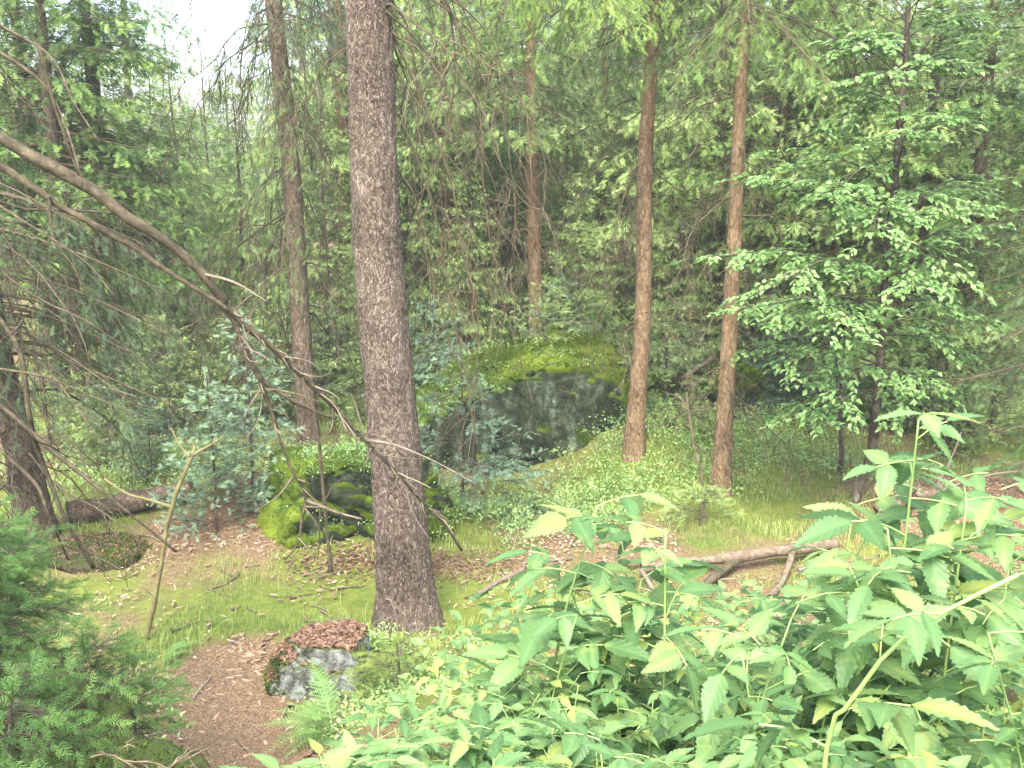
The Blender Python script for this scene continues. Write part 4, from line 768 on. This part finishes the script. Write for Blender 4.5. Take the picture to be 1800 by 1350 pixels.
# upright bare stems
def stem(foot, pix, w0, w1, mat, label, seed, forks=(), name='bare_sapling', cat='sapling'):
    root = empty(name, foot, label, cat); pts = np.vstack([[foot - A(0, 0, .08)], [P(a, b, foot[1]) for a, b in pix]]) - foot
    MB().add(*stick(pts, rad(w0, foot), rad(w1, foot), 50, 8, .08, seed)).build('trunk', mat, root)
    for j, pp in enumerate(forks): MB().add(*stick(np.array([P(a, b, foot[1] + .04 * i) for i, (a, b) in enumerate(pp)]) - foot, rad(w1 * .95, foot), rad(w1 * .4, foot), 16, 6, .1, seed + j)).build('branch', mat, root)
stem(G(250, 1128), [(275, 1040), (290, 950), (300, 900), (318, 850), (336, 803)], 10, 7, M_TWIG_YEL, 'thin forked yellow stem leaning at the upper edge of the slope', 401, [[(336, 803), (360, 788), (392, 768)], [(336, 803), (318, 785), (300, 752)], [(336, 803), (341, 790), (340, 780)], [(302, 890), (260, 878), (225, 868), (183, 842)]])
stem(G(583, 1012), [(575, 940), (570, 880), (562, 800), (552, 720), (545, 640), (535, 560)], 9, 4, M_TWIG_OLIVE, 'thin dark bare sapling in front of the low mossy boulder', 402, [[(562, 810), (590, 780), (600, 740)], [(552, 720), (530, 690), (525, 650)], [(570, 880), (590, 850), (615, 835)]])
stem(G(712, 1190), [(700, 1110), (690, 1060), (678, 1052)], 6, 4, M_TWIG_PALE, 'bleached stick poking up at the foot of the thick trunk', 403, name='dead_stick', cat='stick')
stem(G(738, 1185), [(725, 1130), (712, 1080)], 4, 3, M_TWIG_PALE, 'short pale dead stalk beside the fern at the thick trunk', 404, name='dead_stick', cat='stick')
stem(G(1238, 920), [(1230, 830), (1215, 760), (1206, 690)], 9, 4, M_TWIG, 'thin bare dead sapling beside the slim brown trunk', 405, [[(1222, 780), (1245, 800), (1252, 808)], [(1210, 720), (1195, 700), (1170, 690)]])
# dry brown spruce twigs in the lower left corner
gd = np.random.default_rng(77); DT = empty('dead_spruce_branch', P(120, 1325, 2.8) - A(0, 0, .13), 'dry brown dead branch arching over the peat bank', 'branch')
for k in range(7):
    b = MB(); [b.add(*q2) for q2 in dead_branches(A(gd.uniform(-.22, .25), gd.uniform(-.15, .2), gd.uniform(-.06, .04))[None], A(gd.uniform(-.9, .7)), A(gd.uniform(.3, .6)), .75, gd.uniform(.7, 1.1), gd, 14, 3, .009, .5, .04, 5, (.15, .4), .0012)]; b.build('twig', M_TWIG, DT)

# ------------------------------------------------------------------ ground cover
def scatter(n, x0, x1, y0, y1, rng, w=None):
    x = rng.uniform(x0, x1, n); y = y0 + (y1 - y0) * rng.random(n)
    if w is not None:
        k = rng.random(n) < w(x, y); x, y = x[k], y[k]
    return np.c_[x, y, H(x, y)]
gg = np.random.default_rng(55)
def bil_w(x, y):
    m = 1.6 * bumpf(x, y, 1.1, 10.4, 1.1, 1.0) + 1.5 * bumpf(x, y, .3, 9.5, .9, .8) + .8 * bumpf(x, y, 2.6, 12.2, 1.6, 1.4) + .8 * bumpf(x, y, 3.2, 10.6, .5, .6) + .5 * bumpf(x, y, -2.0, 10.6, 1.8, .8) + .9 * bumpf(x, y, 1.0, 13, 3, 1.0) + .5 * ss(12.5, 14, y) + .6 * bumpf(x, y, -4.2, 10.5, 1.6, 1.2)
    return np.clip(np.clip(m, 0, 1) * (noise2(x, y, 1.1, 61) > .28) + 1.2 * bumpf(x, y, .95, 10.35, .75, .7), 0, 1)
# grass: fine tufts
inview = lambda x, y: (np.abs(x) < .58 * y + .3)
gp = scatter(190000, -5, 6, 4.6, 13, gg, lambda x, y: inview(x, y) * np.clip((greenness(x, y) - .30) * 1.6, 0, .9) * np.clip((noise2(x, y, 1.6, 77) - .3) * 2.2, .05, 1) * (path_d(x, y) > .05) * (1 - .85 * np.clip(bil_w(x, y), 0, 1)))
n = len(gp); hgt = gg.uniform(.03, .10, n) * (.6 + .9 * noise2(gp[:, 0], gp[:, 1], 1.2, 3)); a = gg.uniform(0, 6.28, n); ln = np.c_[np.cos(a), np.sin(a), 0 * a] * (hgt * gg.uniform(.2, .9, n))[:, None]; sd_ = np.c_[-np.sin(a), np.cos(a), 0 * a] * .0028
m1 = gp + ln * .35 + A(0, 0, 1) * (hgt * .65)[:, None]; tp = gp + ln + A(0, 0, 1) * hgt[:, None] * .95
v = np.stack([gp - sd_, gp + sd_, m1 + sd_ * .8, m1 - sd_ * .8, tp], 1).reshape(-1, 3); o = (np.arange(n) * 5)[:, None, None]
f = (np.array([[0, 1, 2], [0, 2, 3], [3, 2, 4]])[None] + o).reshape(-1, 3)
MB().add(v, f, np.repeat(.35 + .5 * noise2(gp[:, 0], gp[:, 1], .8, 13) + gg.normal(0, .1, n), 5)).build('grass', M_GRASS, kind='stuff', label='short fine grass growing in the mossy clearing', cat='grass', smooth=False)
# litter flakes
def flakes(p, L, W, rng, tint, up=.25):
    B = len(p); nn = nz(A(0, 0, 1) + up * rng.normal(size=(B, 3))); d = nz(np.cross(nn, rng.normal(size=(B, 3)))); s = np.cross(nn, d); L = L[:, None]; W = W[:, None]
    v = np.stack([p - d * L * .5, p + s * W * .5 + nn * W * .15, p + d * L * .5, p - s * W * .5 + nn * W * .15], 1).reshape(-1, 3); o = (np.arange(B) * 4)[:, None, None]
    return v, (np.array([[0, 1, 2], [0, 2, 3]])[None] + o).reshape(-1, 3), np.repeat(tint, 4)
lp = scatter(90000, -5, 6, 3.0, 12, gg, lambda x, y: inview(x, y) * np.clip(1.15 - greenness(x, y), .22, 1) * np.clip((fbm(x, y, 1.3, 91) - .25) * 1.8, .05, 1) * np.where(path_d(x, y) < 0, .35, 1)); n = len(lp); lp[:, 2] += gg.uniform(.008, .03, n)
MB().add(*flakes(lp, .008 + .05 * gg.random(n) ** 3.0, .004 + .014 * gg.random(n) ** 2.5, gg, gg.uniform(.1, 1.0, n))).build('leaf_litter', M_LITTER, kind='stuff', label='tan bark flakes and dry needles strewn on the clearing floor', cat='litter', smooth=False)
lp = scatter(16000, -3.4, 1.6, 5.2, 9, gg, lambda x, y: inview(x, y) * np.clip((fbm(x, y, 1.1, 133) - .46) * 5, .03, 1) * .55 * (path_d(x, y) > -.1)); n = len(lp); lp[:, 2] += gg.uniform(.012, .03, n)
MB().add(*flakes(lp, gg.uniform(.03, .075, n), gg.uniform(.010, .022, n), gg, gg.uniform(.35, .85, n), .35)).build('bark_flakes', M_LITTER, kind='stuff', label='pale tan bark chips lying in drifts on the green slope', cat='litter', smooth=False)
# red leaves on the pale rock
def on_top(Rk, n, rng, lo=.5, sub=None):
    root, w, f, fn = Rk; ar = np.linalg.norm(np.cross(w[f[:, 1]] - w[f[:, 0]], w[f[:, 2]] - w[f[:, 0]]), axis=1) * np.clip((fn[:, 2] - lo) * 4, 0, 1)
    if sub is not None: ar = ar * sub(w[f].mean(1))
    i = rng.choice(len(f), n, p=ar / ar.sum()); b = rng.random((n, 3)); b /= b.sum(1, keepdims=True); return (w[f[i]] * b[..., None]).sum(1), fn[i]
tp, _ = on_top(R3, 1500, gg, .45); MB().add(*flakes(tp - c3 + A(0, 0, .015), gg.uniform(.025, .05, 1500), gg.uniform(.015, .03, 1500), gg, gg.uniform(.1, .95, 1500), .5)).build('fallen_leaves', M_REDLEAF, R3[0], kind='stuff', smooth=False)
tp, _ = on_top(R5, 900, gg, .35); MB().add(*flakes(tp - c5 + A(0, 0, .012), gg.uniform(.02, .05, 900), gg.uniform(.008, .02, 900), gg, gg.uniform(.1, .8, 900), .5)).build('fallen_leaves', M_REDLEAF, R5[0], kind='stuff', smooth=False)
lp = scatter(9000, -1.9, .1, 7.6, 8.3, gg, lambda x, y: bumpf(x, y, -1.0, 8.0, .8, .2) * .6); n = len(lp); lp[:, 2] += .015
MB().add(*flakes(lp, gg.uniform(.025, .055, n), gg.uniform(.012, .03, n), gg, gg.uniform(.1, .9, n), .4)).build('leaf_drift', M_REDLEAF, kind='stuff', label='reddish dead leaves drifted against the low mossy boulder', cat='litter', smooth=False)
lp = scatter(26000, 2.8, 7, 6.8, 11.5, gg, lambda x, y: bumpf(x, y, 4.6, 9.0, 1.3, 1.0) * .45); n = len(lp); lp[:, 2] += .015
MB().add(*flakes(lp, gg.uniform(.03, .06, n), gg.uniform(.015, .032, n), gg, gg.uniform(.2, 1, n), .45)).build('leaf_drift', M_REDLEAF, kind='stuff', label='brown beech leaf carpet under the leaning beech', cat='litter', smooth=False)

# bilberry: small leaved bushes round the boulder and under the trees
def bilberry(pts, rng, hmin, hmax, nleaf, leaf=.022, spread=.16, name='bilberry_undergrowth', label='', mat=M_BILB, parent=None, base=None, tint=.5):
    B = len(pts); i = np.repeat(np.arange(B), nleaf); N = len(i); hh = rng.uniform(hmin, hmax, B)[i]
    u = rng.random(N) ** .55; a = rng.uniform(0, 6.28, N); rr = spread * np.sqrt(rng.random(N)) * (.5 + .8 * u)
    p = pts[i] + np.c_[np.cos(a) * rr, np.sin(a) * rr, hh * u * (1 - .25 * (rr / spread) ** 2)]
    d = nz(np.c_[np.cos(a), np.sin(a), rng.normal(.1, .5, N)] + .6 * rng.normal(size=(N, 3))); nn = nz(A(0, 0, 1) + .5 * rng.normal(size=(N, 3)))
    s = nz(np.cross(d, nn)); L = (leaf * rng.uniform(.7, 1.4, N))[:, None]
    v = np.stack([p, p + d * L * .5 + s * L * .32, p + d * L, p + d * L * .5 - s * L * .32], 1).reshape(-1, 3); o = (np.arange(N) * 4)[:, None, None]
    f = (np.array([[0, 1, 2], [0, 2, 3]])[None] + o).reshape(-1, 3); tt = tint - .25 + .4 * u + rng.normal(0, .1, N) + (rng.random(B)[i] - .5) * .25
    m = MB().add(v - (0 if base is None else base), f, np.repeat(tt, 4))
    ns = 2; st = np.repeat(np.arange(B), ns); a = rng.uniform(0, 6.28, len(st)); e = pts[st] + np.c_[np.cos(a) * spread * .6, np.sin(a) * spread * .6, rng.uniform(hmin, hmax, len(st)) * .8]
    m.add(*tubes(np.stack([pts[st] - A(0, 0, .03), (pts[st] + e) / 2 + A(0, 0, .03), e], 1) - (0 if base is None else base), np.full((len(st), 3), .002), 3), m=1)
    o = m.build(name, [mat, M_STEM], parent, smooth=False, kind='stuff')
    if parent is None: tag(o, label, 'undergrowth')
    return o
bp = scatter(7600, -7, 8, 8.2, 18, gg, lambda x, y: inview(x, y) * bil_w(x, y)); print('bilberry clumps', len(bp))
bilberry(bp, gg, .10, .30, 38, .030, .17, label='low bilberry bushes filling the ground round the large boulder')
KB = G(615, 1140); KC = G(690, 1095); bp = scatter(560, -1.4, .1, 5.0, 6.7, gg, lambda x, y: np.clip(bumpf(x, y, -.62, 5.75, .28, .45) + bumpf(x, y, KB[0], KB[1], .30, .16) + bumpf(x, y, KC[0], KC[1], .16, .14), 0, 1)); bilberry(bp, gg, .08, .2, 110, .022, .10, label='bright bilberry tufts at the foot of the thick trunk', tint=.6)
tp, fn_ = on_top(R1, 70, gg, .6, lambda c: (noise2(c[:, 0], c[:, 1], 2.2, 5) > .5) * 1.0); bilberry(tp, gg, .05, .16, 70, .024, .14, 'bilberry', parent=R1[0], base=c1, tint=.45)
tp, fn_ = on_top(R2, 70, gg, .5); bilberry(tp, gg, .06, .17, 60, .022, .11, 'bilberry', parent=R2[0], base=c2, tint=.4, mat=M_BILB)
# cones
cm = MB(); t = np.linspace(0, 1, 12); cr = .014 * np.sin(np.pi * np.clip(t * .92 + .06, 0, 1)) ** .7 * (1 + .22 * (np.arange(12) % 2)); cm.add(*tubes(np.c_[t * .11 - .055, 0 * t, 0 * t][None], cr[None], 9)); CM = cm.mesh('spruce_cone', M_LITTER, False)
for k in range(110):
    px, py = (gs.normal(440, 28), gs.uniform(1120, 1235)) if k < 62 else (gs.uniform(350, 540), gs.uniform(1180, 1345)) if k < 84 else (gs.uniform(250, 620), gs.uniform(960, 1110)); p = G(px, py)
    o = link('spruce_cone', CM, None, p + A(0, 0, .024), *(('tan spruce cone in the heap of flakes beside the pale rock', 'cone', 'cones heaped by the pale rock') if k < 62 else ('tan spruce cone lying on the bare brown path', 'cone', 'cones on the path') if k < 84 else ('tan spruce cone lying on the mossy clearing floor', 'cone', 'cones on the clearing floor'))); o.rotation_euler = (gs.uniform(0, 6), gs.uniform(-.15, .15), gs.uniform(0, 6.28)); s = gs.uniform(.45, .8); o.scale = (s, s, s)

# ------------------------------------------------------------------ ferns
def pinna_blade(L, n=15):
    """frond lying along +X, arching; twice divided"""
    m = MB(); t = np.linspace(0, 1, 24); ax = np.c_[L * t, 0 * t, L * (.34 * t - .50 * t ** 2.2)]
    m.add(*tubes(ax[None], (.0028 * (1 - .8 * t))[None], 4), m=1); g = np.random.default_rng(n)
    for k in range(n):
        u = .2 + .78 * (k / (n - 1)) ** .92; b = np.array([np.interp(u, t, ax[:, i]) for i in range(3)]); l = L * .27 * (1.04 - u) ** .75 * min(1, .55 + 2.2 * (u - .2))
        for s in (-1, 1):
            J = 10; uu = np.linspace(0, 1, J); dirv = nz(A(.40, s * .92, g.normal(0, .06))); px_ = b + dirv * (l * uu)[:, None] + A(0, 0, -1) * (l * .2 * uu ** 2)[:, None] + A(1, 0, 0) * (l * .12 * uu ** 2)[:, None]
            fw = nz(np.cross(dirv, A(0, 0, 1))); st = l / (J - 1)
            for q2 in (-1, 1):
                w = np.minimum(l * .24, L * .036) * (1 - uu[:-1] * .8); tip = px_[:-1] + fw * (q2 * w)[:, None] + dirv * (w * .55)[:, None] + A(0, 0, 1) * g.normal(0, .0015, J - 1)[:, None]
                tri = np.stack([px_[:-1], px_[:-1] + dirv * st * .95, tip], 1).reshape(-1, 3); m.add(tri, np.arange(len(tri)).reshape(-1, 3), .5 + .2 * (u - .5))
            m.add(*tubes(px_[None], np.linspace(.0012, .0004, J)[None], 3), m=0)
    return m
FR = [pinna_blade(.50, 17).mesh('frond', [M_FERN, M_STEM], False), pinna_blade(.40, 15).mesh('frond', [M_FERN, M_STEM], False)]
def fern(foot, n, seed, label, scale=1.0, az=(0, 6.28), elev=(.5, 1.1)):
    g = np.random.default_rng(seed); root = empty('fern', foot, label, 'fern')
    for k in range(n):
        o = link('frond', FR[k % 2], root); a = az[0] + (az[1] - az[0]) * (k + g.uniform(.2, .8)) / n; s = scale * g.uniform(.75, 1.1)
        o.rotation_euler = (g.normal(0, .2), -g.uniform(*elev), a); o.scale = (s, s, s)
fern(G(590, 1290) + A(0, -.05, .02), 11, 1, 'light green fern arching over the path beside the pale rock', .95, (1.9, 5.2), (.15, .75))
fern(G(735, 1200), 6, 2, 'upright fern growing just before the thick trunk', .75, (0, 6.28), (.6, 1.2))
fern(G(285, 1165), 6, 3, 'small faint fern on the slope above the path', .6, (-.8, 1.5), (.2, .6))
fern(G(60, 1330) + A(0, -.2, .0), 4, 4, 'fern half hidden in the shade of the peat bank', .7, (0, 3.1), (.4, .9))
fern(G(905, 1180), 5, 5, 'fern pushing up between the raspberries and the thick trunk', .6, (0, 6.28), (.6, 1.1))

# ------------------------------------------------------------------ raspberries
def leaflet(L, W, seed):
    g = np.random.default_rng(seed); J, I = 25, 4; t = np.linspace(0, 1, J); wid = W * .5 * (np.sin(np.pi * t ** .72) ** .8) * (1 - .25 * t) * (1 - t) ** .22; wid[0] = 0; wid[-1] = 0
    ser = 1 + .10 * np.where(np.arange(J) % 2, 1, -1); ser[0] = 1; ser[-1] = 1; v = []; tt = []
    for j in range(J):
        for i in range(-I, I + 1):
            u = i / I; w = wid[j] * (ser[j] if abs(i) == I else 1); x = L * t[j] + (abs(u) * .10 * W if 0 < j < J - 1 else 0); rip = .05 * W * math.sin((t[j] * 7 - abs(u) * 1.6) * 2 * math.pi) * abs(u) * (1 - abs(u) * .5)
            v.append((x, u * w, .16 * abs(u * w) - .55 * L * .35 * t[j] ** 2 + rip)); tt.append(.5 + (.10 if i == 0 else 0) - .10 * abs(u) + g.normal(0, .02))
    v = np.array(v); n = 2 * I + 1; f = []
    for j in range(J - 1):
        for i in range(n - 1):
            a = j * n + i; f += [(a, a + n, a + n + 1), (a, a + n + 1, a + 1)]
    return MB().add(v, f, tt)
LFB = [leaflet(.098, .058, 1), leaflet(.086, .046, 2), leaflet(.112, .054, 3)]; LF = [q_.mesh('leaflet', M_RASP) for q_ in LFB]
PET = MB().add(*tubes(np.array([[0, 0, 0], [.03, 0, .008], [.06, 0, .012], [.09, 0, .01]])[None], np.full((1, 4), .0016), 5)).mesh('leaf', M_STEM)
def compound(g):
    lays = [(.09, 0, g.normal(0, .1), 1.0)] + [(.062, q2, g.normal(0, .12), .88) for q2 in (-1, 1)]
    if g.random() < .4: lays += [(.035, q2, g.normal(0, .12), .74) for q2 in (-1, 1)]
    out = []
    for (x, q2, jz, sc) in lays:
        q = sc * g.uniform(.85, 1.15); out.append((int(g.integers(3)), x, (g.normal(0, .25), g.normal(.15, .25), (0 if q2 == 0 else q2 * g.uniform(1.0, 1.35)) + jz), (q, q * g.uniform(.9, 1.1), q)))
    return out
from mathutils import Euler
def joined_leaf(seed):                                           # a whole compound leaf as one mesh, for the thicket
    g = np.random.default_rng(seed); m = MB(); m.add(*tubes(np.array([[0, 0, 0], [.03, 0, .008], [.06, 0, .012], [.09, 0, .01]])[None], np.full((1, 4), .0016), 5), m=1)
    for (k, x, e, sc) in compound(g):
        R3_ = np.array(Euler(e).to_matrix()); v = np.concatenate(LFB[k].v); f = np.concatenate(LFB[k].f); t = np.concatenate(LFB[k].t)
        m.add((v * np.array(sc)) @ R3_.T + A(x, 0, .011), f, t + g.normal(0, .07))
    return m.mesh('leaf', [M_RASP, M_STEM])
JL = [joined_leaf(900 + k) for k in range(14)]
def place_leaf(parent, loc, az, pitch, roll, size, g, joined):
    lf = link('leaf', JL[int(g.integers(len(JL)))] if joined else PET, parent, loc); lf.rotation_euler = (roll, pitch, az); lf.scale = (size,) * 3
    if joined: return
    for (k, x, e, sc) in compound(g):
        o = link('leaflet', LF[k], lf, (x, 0, .011)); o.rotation_euler = e; o.scale = sc
def cane(root_xy, pts, r0, label, seed, nleaf=7, size=1.0, lo=.35, group=None, name='raspberry_cane', terminal=True, joined=False):
    g = np.random.default_rng(seed); foot = A(root_xy[0], root_xy[1], float(H(*root_xy))); root = empty(name, foot, label, 'raspberry', group)
    pp = np.vstack([[foot - A(0, 0, .05)], pts]) - foot; c = curve(pp, 30)
    q0 = slice(None) if not joined else slice(None, None, 2); MB().add(*tubes(c[None, q0], np.linspace(r0, r0 * .4, 30)[None, q0], 7 if not joined else 5, .4)).build('stem', M_STEM, root)
    a0 = g.uniform(0, 6.28)
    for k in range(nleaf):
        u = lo + (1 - lo) * (k + .5) / nleaf; i = int(u * 29); az = a0 + k * 2.4 + g.normal(0, .3)
        place_leaf(root, c[i], az, g.uniform(-.4, .35), g.normal(0, .28), size * g.uniform(.8, 1.15) * (1 if u < .85 else .8), g, joined)
    if terminal: place_leaf(root, c[-1], math.atan2(c[-1][1] - c[-4][1], c[-1][0] - c[-4][0]), -.2, 0, size * .8, g, joined)
    return root
# low leaves that fill the bank between the canes
gu = np.random.default_rng(66)
fp = scatter(26000, -.9, 2.6, 1.0, 5.2, gu, lambda x, y: ss(-.55, -.1, x - .16 * (y - 2)) * ss(4.6, 3.6, y) * np.clip((fbm(x, y, 1.8, 44) - .3) * 3, .1, 1) * (path_d(x, y) > .1) * (np.abs(x) < .6 * y + .2)); n = len(fp)
fp[:, 2] += .02 + .42 * gu.random(n) * ss(5.2, 3.2, fp[:, 1]); a_ = gu.uniform(0, 6.28, n)
MB().add(*leaf_cards(fp, np.c_[np.cos(a_), np.sin(a_), gu.normal(-.1, .3, n)], nz(A(0, 0, 1) + .4 * gu.normal(size=(n, 3))), gu.uniform(.03, .065, n), gu.uniform(.02, .04, n), gu.normal(.48, .19, n), gu, .15)).build('bank_undergrowth', M_RASP, kind='stuff', smooth=False, label='low leafy undergrowth filling the bank beneath the raspberry canes', cat='undergrowth')
GR = 'raspberry canes of the bank'
def cane_to(px, py, Y, seed, label, nleaf=7, size=1.0, lean=.15, r0=.0045, lo=.3, group=None, joined=False):
    g = np.random.default_rng(seed); top = P(px, py, Y); fx = top[0] + g.normal(0, lean); fy = top[1] + abs(g.normal(0, lean)) * .5; fz = float(H(fx, fy)); mid = A(fx * .7 + top[0] * .3, fy * .7 + top[1] * .3, fz + (top[2] - fz) * .6)
    return cane((fx, fy), np.array([mid, top]), r0, label, seed, nleaf, size, lo, group, joined=joined)
cane_to(1050, 890, 2.15, 501, 'tall raspberry cane with wide flat leaves standing clear before the thick trunk', 13, 1.35, .12, .005, .42)
cane_to(1170, 935, 2.0, 502, 'tall raspberry cane with a nodding leafy tip beside the pale barked log', 13, 1.3, .1, .005, .45)
cane_to(1615, 735, 1.9, 503, 'tallest raspberry cane rising past the reddish broken log', 13, 1.2, .10, .005, .50)
cane_to(1700, 880, 1.8, 504, 'raspberry cane with broad leaves below the tallest cane', 12, 1.35, .1, .005, .45)
cane_to(1560, 930, 1.75, 505, 'raspberry cane with overlapping leaves before the reddish broken log', 12, 1.35, .1, .005, .45)
# thick near cane arching to the right
ft = P(1440, 1420, 1.15); cane((ft[0], ft[1]), np.array([ft, P(1500, 1230, 1.12), P(1590, 1120, 1.1), P(1690, 1060, 1.08), P(1790, 1010, 1.06)]), .0058, 'thick arching green cane with broad leaves closest to the bank edge', 506, 7, 1.0, .5)
for k_, (px, py, Yd, sz) in enumerate([(985, 985, 2.3, 1.15), (1090, 930, 2.3, 1.2), (1130, 1000, 2.1, 1.2), (1020, 1060, 2.0, 1.2), (1500, 890, 2.2, 1.2), (1660, 820, 2.1, 1.15), (1760, 860, 2.0, 1.3), (1780, 960, 1.8, 1.3), (1640, 960, 1.8, 1.3), (1520, 1010, 1.8, 1.25), (1400, 1060, 1.8, 1.2), (1580, 830, 2.3, 1.0), (1730, 1080, 1.55, 1.2), (1300, 1120, 1.7, 1.1)]):
    cane_to(px, py, Yd, 560 + k_, 'broad leaved raspberry cane standing above the thicket on the near bank', 10, sz, .12, .004, .45, 'taller raspberry canes of the bank', True)
gr = np.random.default_rng(91); k = 0; tr = 0
top_line = lambda px: np.interp(px, [480, 560, 680, 800, 930, 1040, 1180, 1300, 1450, 1560, 1700, 1830], [1400, 1335, 1225, 1185, 1155, 1120, 1080, 1075, 1010, 920, 880, 880])
while k < 270 and tr < 9000:
    tr += 1; px = gr.uniform(520, 1860); y0 = top_line(px); py = y0 + (1420 - y0) * gr.random() ** .9
    Yd = np.interp(py, [930, 1050, 1200, 1350, 1420], [2.9, 2.5, 1.95, 1.5, 1.35]) * gr.uniform(.9, 1.15); t_ = P(px, py, Yd); hh = t_[2] - float(H(t_[0], t_[1]))
    if not .25 < hh < 1.25: continue
    cane_to(px, py, Yd, 600 + k, 'leafy raspberry cane in the thicket on the near bank', 8, gr.uniform(.5, .8) * (1 + .25 * (Yd < 1.6)), .12, .0026, .35, GR, True); k += 1
print('canes', k)

# ------------------------------------------------------------------ haze: the air of the wood
zb = -6.0; zt_ = 26.0; hb = MB()
hv = np.array([[x, y, z] for z in (zb, zt_) for y in (-28, 268) for x in (-172, 172)], float)
hb.add(hv, [(0, 2, 3), (0, 3, 1), (4, 5, 7), (4, 7, 6), (0, 1, 5), (0, 5, 4), (2, 6, 7), (2, 7, 3), (0, 4, 6), (0, 6, 2), (1, 3, 7), (1, 7, 5)])
mh, nth, outh = newmat('haze_air'); pv = nd(nth, 'ShaderNodeVolumePrincipled'); pv.inputs['Color'].default_value = (.95, .97, .93, 1); pv.inputs['Density'].default_value = HAZE; pv.inputs['Anisotropy'].default_value = .2
nth.links.new(pv.outputs[0], outh.inputs['Volume'])
hb.build('haze', mh, kind='stuff', smooth=False, label='pale thin haze hanging between the far trees', cat='haze')
